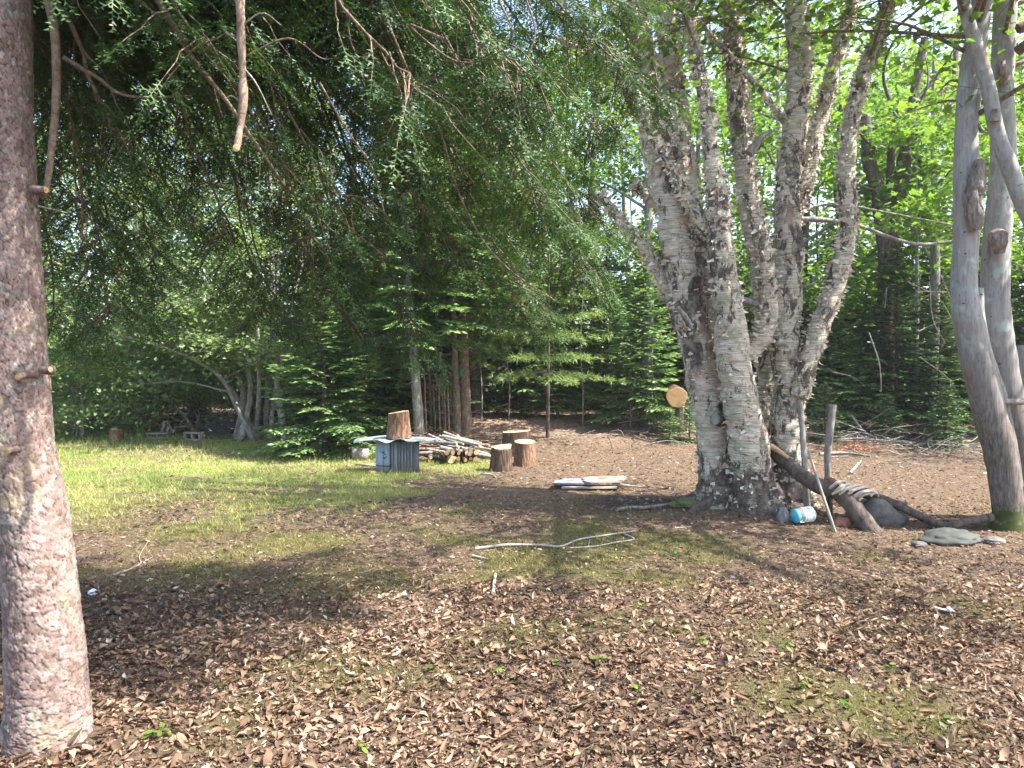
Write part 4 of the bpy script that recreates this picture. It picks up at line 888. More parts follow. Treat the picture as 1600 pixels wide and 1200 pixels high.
    for li, (z0, (ex, ey, eY), sag) in enumerate(limbs):
        b = trunk_pt(z0).copy(); e = P3(ex, ey, eY); mid = b*0.45+e*0.55; mid[2] = max(b[2], e[2])-0.1+sag*0.45*0.5
        n = 26; Pq, rq = smooth_path([b, b*0.75+mid*0.25+[0, 0, .12], mid, e*0.8+mid*0.2-[0, 0, .02], e], [.022, .016, .010, .005, .003], n)
        Pq += np.cumsum(r_.normal(0, .014, (n, 3)), 0)
        wb = MB(); tube(wb, Pq, rq, sides=8, smooth=False, rough=.15, rf=20)
        Llen = np.linalg.norm(e-b); tone = r_.uniform(-.32, .12)
        s = 0.22
        k = 0
        while s < 0.99:
            i = min(int(s*(n-1)), n-2); p = Pq[i]+(Pq[i+1]-Pq[i])*(s*(n-1)-i); T = Pq[i+1]-Pq[i]; T /= np.linalg.norm(T)
            side = np.cross(UP, T); side /= np.linalg.norm(side); sg = 1 if k % 2 else -1
            l = (0.66*(1-s)+0.20)*r_.uniform(.6, 1.25)
            d = T*0.5+side*sg*r_.uniform(.55, 1.1)+UP*r_.uniform(-.5, .0); d /= np.linalg.norm(d)
            m_ = max(4, int(l/0.045)); f = np.linspace(0, 1, m_)
            pts = p+d*(l*f)[:, None]-UP*(0.30*l*f**2)[:, None]+np.cumsum(r_.normal(0, .010, (m_, 3)), 0)
            tube(wb, pts, np.linspace(.005, .0015, m_), sides=4, smooth=False, cap=False)
            bare = r_.uniform() < 0.04
            if not bare:
                for q_ in range(1, m_):
                    Tq = pts[q_]-pts[q_-1]; Tq /= np.linalg.norm(Tq)+1e-9; sd = np.cross(UP, Tq)+r_.normal(0, .25, 3); sd /= np.linalg.norm(sd)+1e-9
                    for s2 in (1, -1):
                        if r_.uniform() < 0.12: continue
                        v_ = r_.integers(0, 3); dd = Tq*0.6+sd*s2*0.8-UP*r_.uniform(.0, .55)
                        KP[v_].append(pts[q_]); KD[v_].append(dd); KS[v_].append((0.20*(1-0.35*q_/m_))*r_.uniform(.7, 1.25)); KR[v_].append(np.clip(.35+tone+r_.normal(0, .14)+(0.55 if r_.uniform() < .015 else 0), 0, 1))
                v_ = r_.integers(0, 3); KP[v_].append(pts[-1]); KD[v_].append(pts[-1]-pts[-2]); KS[v_].append(.2); KR[v_].append(.6)
            s += 0.053/Llen*r_.uniform(.7, 1.3)*1.0; k += 1
        wb.build('bough', M['twig'], t)
    fb = MB()
    for v_ in range(3):
        D_ = np.array(KD[v_]); m_ = len(D_)
        scatter(fb, NT[v_], np.array(KP[v_]), basis(D_, np.tile(UP, (m_, 1)), r_.normal(0, .4, m_)), np.array(KS[v_]), np.array(KR[v_]))
    print('needle twigs', sum(len(x) for x in KP))
    fb.build('needle_foliage', M['needle'], t, smooth=False)
    # long bare limbs seen in the photograph
    for pts, r0, r1 in (([(60, -40, 2.9), (84, 40, 2.9), (88, 150, 2.9), (80, 240, 2.9), (72, 300, 2.9)], .018, .012), ([(220, -40, 2.9), (265, 30, 2.9), (300, 90, 3.0), (352, 155, 3.0), (400, 225, 3.1), (445, 290, 3.2)], .014, .006),
                        ([(600, 20, 3.2), (640, 115, 3.2), (686, 200, 3.3), (712, 290, 3.4), (752, 372, 3.5), (800, 425, 3.6), (868, 470, 3.7)], .006, .003), ([(395, 230, 3.4), (470, 280, 3.5), (540, 350, 3.6), (600, 400, 3.8)], .007, .003),
                        ([(500, 130, 3.1), (540, 200, 3.1), (580, 260, 3.2), (600, 330, 3.2)], .005, .002), ([(380, 90, 2.9), (450, 60, 2.9), (500, 90, 3.0), (520, 92, 3.0)], .005, .002), ([(100, 90, 3.0), (150, 120, 3.0), (200, 150, 3.0), (300, 150, 3.1)], .010, .004),
                        ([(690, 60, 3.0), (640, 40, 3.0), (700, 90, 3.1), (740, 100, 3.1)], .007, .003), ([(820, -10, 3.2), (835, 60, 3.2), (790, 140, 3.2)], .004, .002), ([(780, 0, 3.1), (800, 60, 3.1), (750, 95, 3.2), (690, 95, 3.3)], .005, .002), ([(690, 190, 3.3), (740, 220, 3.4), (780, 240, 3.5)], .004, .0015)):
        b_ = MB(); tube(b_, [P3(*p) for p in pts], np.linspace(r0, r1, len(pts)), 22, 7, rough=.15, rf=20); b_.build('bare_limb', M['twig'], t)
    # sawn-off branch hanging down
    b_ = MB(); pts = [(374, -60, 2.6), (376, 20, 2.6), (378, 90, 2.6), (380, 150, 2.6), (376, 195, 2.6), (370, 230, 2.58)]
    tube(b_, [P3(*p) for p in pts], [.016, .015, .013, .015, .012, .0135], 60, 14, rough=.4, rf=22, cap=True); s_ = b_.build('sawn_branch', M['bark_warm'], t)
    c = P3(370, 231.5, 2.57); tt = np.linspace(0, 6.283, 14, endpoint=False); ce = MB(); ce.add(np.vstack([c+np.stack([np.cos(tt)*.013, 0*tt-.004, np.sin(tt)*.013], -1), c[None]+[[0, -.008, 0]]]), [[k, (k+1) % 14, 14] for k in range(14)]); ce.build('cut_face', M['cut'], s_)
    for pts in ([(378, 60, 2.6), (360, 55, 2.6), (345, 40, 2.62)], [(379, 105, 2.6), (400, 130, 2.6), (425, 180, 2.62)], [(377, 160, 2.6), (362, 150, 2.6), (352, 155, 2.6)], [(378, 40, 2.6), (410, 20, 2.6), (440, 40, 2.6)]):
        b_ = MB(); tube(b_, [P3(*p) for p in pts], [.004, .003, .001], 8, 4); b_.build('bare_twig', M['dead_wood'], t)
    # upper crown, above the view, put in to shade the foreground
    tm, fm = conifer_mesh(11.5, 3.0, 4.3, 99, 0.5, 'needle', 0.05, gap=0.42)
    link_mesh('crown', fm, t, loc=(P[-3][0]-base[0], P[-3][1]-base[1], 0))
spruce()
# ------------------------------------------------------------------ objects in the clearing
def log_round(name, label, cat, c, r, h, seed, group=None, top=1.0, barkm='log_bark', tilt=(0, 0), notch=False, flare=0.15):
    """upright sawn log: bark side + sawn top"""
    r_ = np.random.default_rng(seed); t = thing(name, label, cat, c, group, r_.uniform(0, 6.28)); t.rotation_euler = (tilt[0], tilt[1], r_.uniform(0, 6.28))
    mb = MB(); n, s = 14, 30; th = np.linspace(0, 2*math.pi, s, endpoint=False); zz = np.linspace(-0.03, h, n)
    TH, Z = np.meshgrid(th, zz); prof = 1+0.05*np.sin(2*TH+seed)+0.035*np.sin(3*TH+2*seed)+0.05*(fbm(np.cos(TH)*4+seed, np.sin(TH)*4, Z*3, s=seed)-.5)*2
    rad = r*prof*(1+(flare*(1-Z/h)**2)+(top-1)*Z/h)
    rad = rad*(1-0.09*np.abs(np.sin(TH*9+fbm(TH, Z*4, s=3))))
    top_dz = 0.02*np.sin(TH+seed)+(-0.05*(np.cos(TH-2) > 0.55) if notch else 0)
    Zt = Z+top_dz*(Z > h*0.93)
    V = np.stack([rad*np.cos(TH), rad*np.sin(TH), Zt], -1)
    i = np.arange(n-1)[:, None]; j = np.arange(s)[None]; j2 = (j+1) % s
    mb.add(V+np.asarray(c), np.stack([i*s+j, i*s+j2, (i+1)*s+j2, (i+1)*s+j], -1).reshape(-1, 4))
    me = mb.build('log_side', M[barkm], t)
    ce = MB(); ring = V[-1]*np.array([.96, .96, 1])+[0, 0, .002]; inn = V[-1]*np.array([.5, .5, 1])+[0, 0, .004]
    if notch: inn[:, 2] = np.maximum(inn[:, 2], h-0.01)
    VV = np.vstack([ring, inn, [[0, 0, h+.002]]]); a = np.arange(s); b = (a+1) % s
    ce.add(VV+np.asarray(c), np.stack([a, b, b+s, a+s], -1)); ce.add(VV+np.asarray(c), np.stack([a+s, b+s, a*0+2*s], -1))
    # outer rim joins cut and bark
    ce.add(np.vstack([V[-1], ring])+np.asarray(c), np.stack([a, b, b+s, a+s], -1))
    ce.build('sawn_top', M['cut'], t, smooth=False)
    return t
def plank_box():
    Y = 10.6; c = gp(619, Y); t = thing('plank_box', 'low box of grey and pale blue upright planks under a metal sheet', 'wooden box', c)
    w, d, h = 0.66, 0.50, 0.50; x0, x1 = -w/2, w/2; ang = R(14); Rz = rotm([0, 0, 1], ang)
    k = 0
    # corner at left-front; left face narrower pale blue, right face with narrow planks
    A = np.array([-0.30, 0.0]); Bc = np.array([-0.06, -0.12]); Cc = np.array([0.33, 0.0])
    def face(p, q, ws, mats_, hs):
        dv = (q-p); L = np.linalg.norm(dv); dv /= L; pos = 0; tot = sum(ws); nrm = np.array([dv[1], -dv[0]])
        for w_, m_, hh in zip(ws, mats_, hs):
            wl = w_/tot*L; cc = p+dv*(pos+wl/2)-nrm*0.012+nrm*rng.uniform(-.004, .004); b_ = MB()
            rot = np.column_stack([[dv[0], dv[1], 0], [-dv[1], dv[0], 0], [0, 0, 1]])@rotm([0, 1, 0], rng.normal(0, .008))
            box(b_, c+np.array([cc[0], cc[1], hh/2-0.02]), (wl-0.010, .022, hh), rot); b_.build('plank', M[m_], t, smooth=False); pos += wl
    face(A, Bc, [1, 1], ['blue_board', 'blue_board'], [.47, .475])
    face(Bc, Cc, [.5, 1.1, .7, .7, .75, .7, .7, 1.6], ['grey_board']*8, [.48, .47, .475, .46, .478, .47, .465, .45])
    D_ = A+np.array([.14, .42]); E_ = Cc+np.array([-.10, .42])
    face(D_, A, [1, 1, 1, 1], ['grey_board']*4, [.47]*4); face(Cc, E_, [1, 1, 1, 1], ['grey_board']*4, [.46]*4); face(E_, D_, [1]*6, ['grey_board']*6, [.46]*6)
    # battens: dark corner strip and low seam on the blue side
    b_ = MB(); box(b_, c+np.array([Bc[0]-.005, Bc[1]-.012, .22]), (.02, .02, .47)); b_.build('corner_strip', M['bark_dark'], t, smooth=False)
    b_ = MB(); rot = rotm([0, 0, 1], math.atan2(Bc[1]-A[1], Bc[0]-A[0])); box(b_, c+np.array([(A[0]+Bc[0])/2, (A[1]+Bc[1])/2-.014, .105]), (.25, .012, .012), rot); b_.build('seam', M['bark_dark'], t, smooth=False)
    b_ = MB()
    for a, b, s in ((.0, .30, .03), (.03, .27, .02), (-.05, .31, .015), (.05, .24, .02), (.02, .22, .03)): box(b_, c+np.array([(A[0]+Bc[0])/2+a, (A[1]+Bc[1])/2-.018-a*.5, b]), (s, .006, s*.6), rot@rotm([0, 1, 0], a*20))
    b_.build('paint_mark', M['teal_print'] if False else M['black_plastic'], t, smooth=False)
    b_ = MB(); box(b_, c+np.array([0.02, .13, .43]), (.5, .3, .02)); b_.build('inner_shelf', M['old_board'], t, smooth=False)
    # sheet
    s_ = MB(); nx, ny = 60, 14; X, Yv = np.meshgrid(np.linspace(-.60, .66, nx), np.linspace(-.30, .34, ny))
    edge = 0.03*np.sin(X*9+1)+.02*np.sin(X*17); Yb = Yv*(1+edge)+0.10*X*(-0.4)
    taper = 1-0.55*np.clip((np.abs(X+0.0)-.28)/.36, 0, 1)**1.3; Yb = Yb*taper
    Z = .488+0.012*np.sin(X*22)*np.clip(-Yv*4+.3, .2, 1)-0.05*np.clip((np.abs(X)-.33), 0, 1)**1.0*1.2+0.02*(Yv < -.22)*np.sin(X*14)-0.03*np.clip(-Yv-.2, 0, 1)*3+.02*(vn(X*6, Yv*6, s=2)-.5)
    V = np.stack([X, Yb+.06, Z], -1)+c; i = np.arange(ny-1)[:, None]; j = np.arange(nx-1)[None]; Fq = np.stack([i*nx+j, i*nx+j+1, (i+1)*nx+j+1, (i+1)*nx+j], -1).reshape(-1, 4)
    s_.add(V, Fq); s_.add(V-[0, 0, .006], Fq[:, ::-1]); o = s_.build('metal_sheet', M['sheet_metal'], None, origin=c+[0, 0, .48]); tag(o, 'wavy pale green-grey metal sheet lying on top of the plank box', 'metal sheet')
    log_round('log_round', 'upright sawn log standing on the metal sheet over the plank box', 'log', c+np.array([.02, .06, .525]), .175, .34, 3, top=0.87, barkm='red_bark', flare=.05)
    b_ = MB(); box(b_, c+np.array([-.33, -.17, .02]), (.12, .06, .05), rotm([0, 0, 1], .3)); tag(b_.build('brick', M['brick_red'], None, smooth=False, origin=c+[-.33, -.17, 0]), 'dark red brick on the ground at the lower left corner of the plank box', 'brick')
plank_box()
for (px, py, wd, ht, lab, nt_, sd) in ((783, 737, 38, 40, 'seat stump in front, dark split bark with a stepped sawn top', True, 11), (820, 729, 35, 39, 'seat stump on the right, brown streaked bark and pale flat top', False, 12), (807, 716, 46, 38, 'widest seat stump, behind the other two', True, 13)):
    Y = 1155*1.55/(py-570)*1.0; s = Y/F
    log_round('sawn_stump', lab, 'stump', gp(px, Y), wd/2*s*.95, ht*s*.96, sd, 'three sawn stumps used as seats', notch=nt_, barkm='log_bark' if sd != 12 else 'red_bark')
log_round('stump', 'single short reddish stump on the lawn edge, left of the cinder blocks', 'stump', gp(181, 14.6), .135, .24, 15, barkm='red_bark', top=1, flare=0)
def hollow_block(label, c, rot, sz=(.40, .20, .20), face='y'):
    t = thing('cinder_block', label, 'concrete block', c, 'cinder blocks at the edges of the lawn', rot); L, D, H = sz
    b_ = MB(); o = np.asarray(c); R0 = np.eye(3)
    # two slabs and three webs; openings face the camera
    box(b_, o+[0, 0, H-.018], (L, D, .036)); box(b_, o+[0, 0, .018], (L, D, .036))
    for x in (-L/2+.018, 0, L/2-.018): box(b_, o+[x, 0, H/2], (.034, D-.004, H-.072))
    b_.build('block_shell', M['concrete'], t, smooth=False); return t
hollow_block('cinder block standing on the lawn just right of the white wooden frame', gp(303, 14.9), -0.25, (.38, .2, .17))
hollow_block('lower cinder block half sunk in grass left of the white wooden frame', gp(246, 15.2), 0.2, (.42, .2, .12))
def upblock():
    c = gp(563, 12.0); t = thing('cinder_block', 'cinder block standing on end left of the plank box, by the bushy fir', 'concrete block', c, 'cinder blocks at the edges of the lawn', .1); b_ = MB()
    for x, y, a, b in ((0, -.09, .26, .03), (0, .09, .26, .03), (-.115, 0, .03, .15), (0.0, 0, .03, .15), (.115, 0, .03, .15)): box(b_, c+[x, y, .10], (a, b, .2))
    b_.build('block_shell', M['concrete'], t, smooth=False)
upblock()
b_ = MB(); c = gp(572, 11.3); box(b_, c+[0, 0, .02], (.42, .06, .02), rotm([0, 0, 1], -.5)); box(b_, c+[.1, .1, .025], (.3, .05, .02), rotm([0, 0, 1], .4))
tag(b_.build('scrap_board', M['old_board'], None, smooth=False, origin=c), 'pale scrap wood strips on the ground left of the plank box', 'scrap wood')
# woodpile
def woodpile():
    r_ = np.random.default_rng(17); n = 0
    def piece(x, y, z, L, r, ang, tilt, lab, grp, mt):
        nonlocal n
        c = np.array([x, y, z]); t = thing('firewood_stick', lab, 'firewood', c, grp)
        d = np.array([math.cos(ang)*math.cos(tilt), math.sin(ang)*math.cos(tilt), math.sin(tilt)]); b_ = MB()
        pts = [c-d*L/2, c+r_.normal(0, .012, 3), c+d*L/2]; tube(b_, pts, [r, r*.95, r*.85], 8, 9, rough=.2, rf=14, seed=n); b_.build('stick_side', M[mt], t)
        s = 10
        for sg, f in ((-1, 1), (1, .85)):
            e = MB()
            dd = d*sg; a = np.cross(dd, UP); a /= np.linalg.norm(a)+1e-9; b = np.cross(a, dd); tt = np.linspace(0, 6.283, s, endpoint=False); p0 = c+dd*(L/2+.002)
            e.add(np.vstack([p0+(a*np.cos(tt)[:, None]+b*np.sin(tt)[:, None])*r*f, p0[None]]), [[k, (k+1) % s, s] for k in range(s)])
            e.build('sawn_end', M['cut'], t, smooth=False)
        n += 1
    Y = 12.0; x0 = gp(715, Y)
    # right heap, sticks pointing at lower right, layered
    for lay in range(6):
        for k in range(10-lay):
            x = x0[0]-.10+(k-(9-lay)/2)*.085+r_.normal(0, .02)+lay*.015; y = Y+r_.normal(0, .12)+(k % 3)*.12-.12; z = x0[2]+.03+lay*.050+r_.uniform(-.01, .01)
            mt = 'dead_wood' if r_.uniform() < .72 else 'bark_grey'
            piece(x, y, z, r_.uniform(.55, .95), r_.uniform(.016, .038), r_.normal(-.5, .28), r_.normal(-.14, .13), 'weathered grey stick in the heaped woodpile behind the plank box', 'sticks heaped in the woodpile', mt)
    for k in range(12):  # ends facing the camera
        x = x0[0]-.02+(k % 6)*.085-.1; z = x0[2]+.05+(k//6)*.085; piece(x, Y-.42+r_.normal(0, .02), z, .34, r_.uniform(.028, .045), -1.5+r_.normal(0, .15), r_.normal(0, .05), 'short firewood piece with its sawn end facing out at the foot of the woodpile', 'firewood ends at the foot of the woodpile', 'log_bark')
    for k in range(22):  # left, flatter part
        x = x0[0]-.58+r_.normal(0, .22); z = x0[2]+.03+r_.uniform(0, .20)*(1-abs(x-x0[0]+.5)); piece(x, Y-.1+r_.normal(0, .2), z, r_.uniform(.4, 1.0), r_.uniform(.012, .035), r_.normal(-.2, .5), r_.normal(-.05, .15), 'reddish stick in the low loose end of the woodpile, next to the plank box', 'sticks in the low end of the woodpile', 'red_bark' if k % 2 else 'dead_wood')
    for k, (px, r, L) in enumerate(((697, .075, .5), (706, .06, .45))):
        c = gp(px, 11.55); piece(c[0], 11.6, c[2]+r, L, r, -1.2-.35*k, 0, ['thickest log of the woodpile, orange sawn end facing out, lower centre', 'second thickest log beside it in the woodpile, end facing out'][k], 'thick logs in the woodpile', 'log_bark')
woodpile()
# stack of boards
def boards():
    c = gp(918, 9.15); t_ = []
    def bd(lab, off, pts, th, mt, rot=0):
        b_ = MB(); P = np.array(pts, float); n = len(P); V = np.vstack([np.column_stack([P, np.full(n, 0)]), np.column_stack([P, np.full(n, th)])])
        V[:, 2] += 0.015*V[:, 0]; V = V+c+np.array(off)
        b_.add(V, [list(range(n))[::-1]]); b_.add(V, [[n+k for k in range(n)]]); b_.add(V, [[k, (k+1) % n, n+(k+1) % n, n+k] for k in range(n)])
        o = b_.build('board', M[mt], None, smooth=False, origin=c+np.array(off)); tag(o, lab, 'board', 'weathered boards lying in a flat stack'); return o
    bd('bottom pale board of the flat stack on the ground', (-.05, -.14, .02), [(-.28, -.04), (.40, -.04), (.42, .10), (-.26, .10)], .022, 'old_board', 0)
    bd('grey left board of the flat stack on the ground', (-.18, .0, .062), [(-.26, -.10), (.30, -.12), (.34, .24), (-.08, .26), (-.20, .12)], .02, 'grey_board', 0)
    bd('broad pinkish top board of the flat stack, with jagged left edge and a red mark', (.10, .0, .088), [(-.12, -.16), (-.06, -.20), (-.03, -.16), (.30, -.14), (.42, .16), (.38, .30), (.33, .22), (-.04, .26), (-.16, .14), (-.11, .02), (-.16, -.02)], .02, 'pink_board', 0)
    m_ = MB(); tt = np.linspace(0, 6.283, 12, endpoint=False); o_ = c+np.array([.20, .10, .1165]); m_.add(np.vstack([o_+np.column_stack([np.cos(tt)*.06*(1+.3*np.sin(3*tt)), np.sin(tt)*.05, .015*np.cos(tt)*.05]), o_[None]]), [[k, (k+1) % 12, 12] for k in range(12)])
    mk = m_.build('red_mark', M['red_paint'], bpy.data.objects['board.002'])
    b_ = MB(); tube(b_, [c+[.30, -.12, .07], c+[.45, -.10, .05], c+[.66, -.08, .03]], [.022, .018, .008], 10, 6, rough=.2); o = b_.build('fallen_stick', M['dead_wood'], None, origin=c+[.45, -.1, .03]); tag(o, 'short brown stick poking out to the right from under the board stack', 'stick')
boards()
# round log seen end-on at the wood edge
def endlog():
    c = P3(1058, 621, 13.3); t = thing('sawn_log', 'thick log seen end-on with a bright yellow sawn face, left of the birch clump', 'log', c); b_ = MB(); s = 28; th = np.linspace(0, 2*math.pi, s, endpoint=False)
    d = np.array([.12, 1, .03]); d /= np.linalg.norm(d); a = np.cross(UP, d); a /= np.linalg.norm(a); b = np.cross(d, a); pr = 1+.05*np.sin(3*th+1)+.04*np.sin(5*th)
    rings = [c+d*f+(a*np.cos(th)[:, None]+b*np.sin(th)[:, None])*(.185*pr*k)[:, None] for f, k in ((0, 1), (.3, 1.02), (.8, 1.03), (.8, .01))]
    V = np.vstack(rings); i = np.arange(3)[:, None]; j = np.arange(s)[None]; j2 = (j+1) % s; b_.add(V, np.stack([i*s+j, i*s+j2, (i+1)*s+j2, (i+1)*s+j], -1).reshape(-1, 4)); b_.build('log_side', M['log_bark'], t)
    e = MB(); ring = c-d*.003+(a*np.cos(th)[:, None]+b*np.sin(th)[:, None])*(.174*pr)[:, None]; e.add(np.vstack([ring, (c-d*.005)[None]]), [[k, (k+1) % s, s] for k in range(s)]); e.add(np.vstack([rings[0], ring]), [[k, (k+1) % s, s+(k+1) % s, s+k] for k in range(s)]); e.build('sawn_end', M['fresh_cut'], t)
    g = gp(1061, 13.7); log_round('dark_stump', 'dark stump holding up the log with the bright sawn face', 'stump', g, .11, c[2]-.17-g[2], 31, barkm='bark_dark')
endlog()
# tarp shelter at the far left
def shelter():
    c = gp(315, 16.4); t = thing('tarp_shelter', 'collapsed lean-to of dark boards under a torn blue-green tarp behind the lawn', 'shelter', c)
    def pl(name, pts, r, mt):
        b_ = MB(); tube(b_, [P3(*p) for p in pts], [r]*len(pts), 10, 6, rough=.1); b_.build(name, M[mt], t)
    Z0 = c[2]
    for k, (a, b) in enumerate((((252, 646, 16.2), (252, 690, 16.2)), ((303, 640, 16.2), (330, 692, 16.0)), ((285, 640, 17.2), (285, 690, 17.2)), ((368, 648, 16.6), (372, 692, 16.6)), ((318, 636, 17), (352, 690, 17)))): pl('pole', [a, b], .05, 'bark_dark')
    # dark back and side boards
    for k in range(9):
        x = 254+k*6.2; b_ = MB(); p = P3(x, 668, 17.1); box(b_, p, (.085, .025, .62), rotm([0, 1, 0], rng.normal(0, .05))); b_.build('plank', M['bark_dark'], t, smooth=False)
    for k in range(6):
        b_ = MB(); p0, p1 = P3(250+k*9, 644+k % 2*2, 16.2), P3(262+k*9, 640, 17.3); cc = (p0+p1)/2; d = p1-p0; L = np.linalg.norm(d); box(b_, cc, (.12, L, .02), rotm([0, 0, 1], math.atan2(-d[0], d[1]))); b_.build('roof_board', M['bark_dark'], t, smooth=False)
    # tarp: draped sheet
    b_ = MB(); nx, ny = 34, 22; U, Vv = np.meshgrid(np.linspace(0, 1, nx), np.linspace(0, 1, ny))
    top = P3(296, 642, 16.6); tr_ = P3(362, 640, 16.7); bl = P3(322, 692, 15.7); br = P3(372, 690, 15.8)
    Pp = (top*(1-U)[..., None]+tr_*U[..., None])*(1-Vv)[..., None]+(bl*(1-U)[..., None]+br*U[..., None])*Vv[..., None]
    Pp[..., 2] += -0.10*np.sin(U*math.pi)*(1-Vv)+.09*(fbm(U*6, Vv*5, s=4)-.5)*2*np.clip(Vv*3+.3, 0, 1); Pp[..., 1] += .18*(fbm(U*9+4, Vv*4, s=8)-.5)*2
    i = np.arange(ny-1)[:, None]; j = np.arange(nx-1)[None]; Fq = np.stack([i*nx+j, i*nx+j+1, (i+1)*nx+j+1, (i+1)*nx+j], -1).reshape(-1, 4); hole = (fbm((U[:-1, :-1])*5, Vv[:-1, :-1]*5, s=14).ravel() > .40); b_.add(Pp, Fq[hole]); b_.build('tarp', M['tarp'], t)
    # loose poles sticking out
    for a, r, m_ in (([(275, 636, 16.1), (290, 652, 16), (304, 676, 15.9)], .04, 'dead_wood'), ([(215, 652, 16), (240, 647, 16), (262, 651, 16), (288, 660, 15.9)], .014, 'dead_wood'), ([(313, 645, 15.8), (306, 668, 15.7), (304, 690, 15.6)], .014, 'dead_wood'),
                     ([(270, 675, 15.8), (282, 662, 15.9), (298, 640, 16)], .014, 'dead_wood'), ([(272, 668, 15.9), (290, 666, 15.9)], .02, 'white_wood'), ([(268, 678, 15.6), (285, 690, 15.6)], .03, 'bark_dark'), ([(275, 660, 16.4), (295, 690, 16.2)], .04, 'bark_dark')): pl('loose_pole', a, r, m_)
    f = thing('wooden_frame', 'broken white wooden frame leaning at the left mouth of the tarp shelter', 'wooden frame', gp(262, 15.7))
    for a, b, r in (((250, 682), (259, 658), .035), ((259, 658), (270, 672), .03), ((249, 677), (262, 690), .025), ((270, 672), (266, 690), .035), ((262, 664), (260, 688), .03), ((266, 676), (264, 690), .05)):
        b_ = MB(); p0, p1 = P3(*a, 15.6), P3(*b, 15.7); d = p1-p0; L = np.linalg.norm(d); box(b_, (p0+p1)/2, (L, .03, r*1.5), rotm([0, 1, 0], -math.atan2(d[2], d[0]))); b_.build('rail', M['white_wood'], f, smooth=False)
shelter()
# brush heaps (twigs nobody could count)
def brush(name, label, c, sx, sy, h, n, seed, mats_=('dead_wood',), L=(.3, 1.1)):
    r_ = np.random.default_rng(seed)
    t = thing(name, label, 'brush heap', c)
    for mt in mats_:
        mb = MB()
        for k in range(n//len(mats_)):
            x, y = c[0]+r_.normal(0, sx), c[1]+r_.normal(0, sy); hh = h*math.exp(-(((x-c[0])/sx)**2+((y-c[1])/sy)**2)/2)*r_.uniform(0, 1); p = np.array([x, y, float(gz(x, y))+.01+hh])
            a = r_.uniform(0, 6.28); l = r_.uniform(*L); d = np.array([math.cos(a), math.sin(a), r_.normal(0, .22)]); r0 = r_.uniform(.003, .013); e = p+d*l; e[2] = max(e[2], float(gz(e[0], e[1]))+.01)
            mm = (p+e)/2+r_.normal(0, .05, 3); mm[2] = max(mm[2], float(gz(mm[0], mm[1]))+.01)
            tube(mb, [p, mm, e], [r0, r0*.8, r0*.35], 6, 4, cap=False)
            for w in range(2): f = r_.uniform(.4, .9); q = p*(1-f)+e*f; tube(mb, [q, q+r_.normal(0, .12, 3)*[1, 1, .6]], [r0*.4, .0015], 2, 3, cap=False)
        o = mb.build('twigs', M[mt], t); o['kind'] = 'stuff'
    return t
brush('brush_heap', 'sprawling heap of grey dead twigs on the forest floor between birch and grey tree', gp(1395, 13.0), 1.25, .7, .28, 170, 5, ('dead_wood', 'bark_grey'))
brush('brush_heap', 'brown heap of cut branches right of the tarp shelter', gp(382, 15.7), .75, .35, .6, 150, 6, ('twig', 'bark_dark'))
brush('brush_heap', 'tangle of pale fallen branches in the shade under the bright green fir', gp(1000, 14.0), .8, .5, .25, 40, 7, ('dead_wood',), (.4, 1.2))
brush('brush_heap', 'scattered dead twigs behind the woodpile', gp(650, 13.2), .7, .4, .35, 70, 8, ('red_bark', 'dead_wood'))
def sticks(name, label, paths, matn, cat='stick', group=None, sides=7, rough=.2):
    b_ = MB(); o0 = None
    for pts, r0, r1 in paths:
        Q = []
        for p in pts:
            if len(p) == 2: Y = F*1.55/(p[1]-570); q = gp(p[0], Y)+[0, 0, r0*1.2]
            else: q = P3(*p)
            Q.append(q)
        if o0 is None: o0 = np.array(Q[0])
        tube(b_, Q, np.linspace(r0, r1, len(Q)), 20, sides, rough=rough, rf=18)
    o = b_.build(name, M[matn], None, origin=o0); tag(o, label, cat, group); return o
sticks('fallen_branch', 'long pale forked branch lying on the moss in front of the birch', [([(742, 862), (790, 858), (840, 858), (876, 860), (905, 846), (950, 839), (994, 834)], .013, .006), ([(975, 837), (992, 845), (965, 850), (930, 857), (890, 861)], .009, .004), ([(922, 845), (920, 857)], .006, .004)], 'white_wood', 'branch', None, 9, .5)
sticks('fallen_stick', 'short white stick pointing at the camera, centre of the ground', [([(770, 934), (772, 915), (774, 903)], .012, .013)], 'white_wood')
sticks('fallen_stick', 'small pale stub left of the short white stick', [([(738, 874), (762, 879)], .012, .006)], 'white_wood')
sticks('fallen_branch', 'thin forked pale twig on the ground right of the spruce trunk', [([(172, 900), (200, 890), (216, 880), (214, 868), (228, 845)], .009, .003), ([(216, 880), (235, 868)], .005, .002)], 'dead_wood', 'twig')
sticks('fallen_branch', 'flat pale rotten branch half buried left of the birch foot', [([(965, 803), (985, 800), (1005, 801), (1035, 799), (1068, 797)], .020, .016)], 'dead_wood', 'branch')
sticks('fallen_stick', 'white chip of wood on the ground in front of the stumps', [([(750, 746), (768, 748), (775, 752)], .016, .01)], 'white_wood')
sticks('fallen_stick', 'thin pale twig low right of the moss', [([(1056, 829), (1082, 829)], .008, .004)], 'white_wood')
sticks('fallen_branch', 'grey branch lying before the brush heap', [([(1282, 718), (1320, 716), (1362, 719)], .028, .02)], 'dead_wood', 'branch')
sticks('fallen_branch', 'dead branch sticking up out of the brush heap', [([(1330, 742), (1360, 706, 13.0), (1385, 685, 13.0), (1390, 690, 13)], .02, .006)], 'white_wood', 'branch')
sticks('fallen_branch', 'leaning dead branch between the dark fir and the brush heap', [([(1330, 650, 13.8), (1352, 676, 13.6), (1385, 694, 13.4)], .03, .018)], 'dead_wood', 'branch')
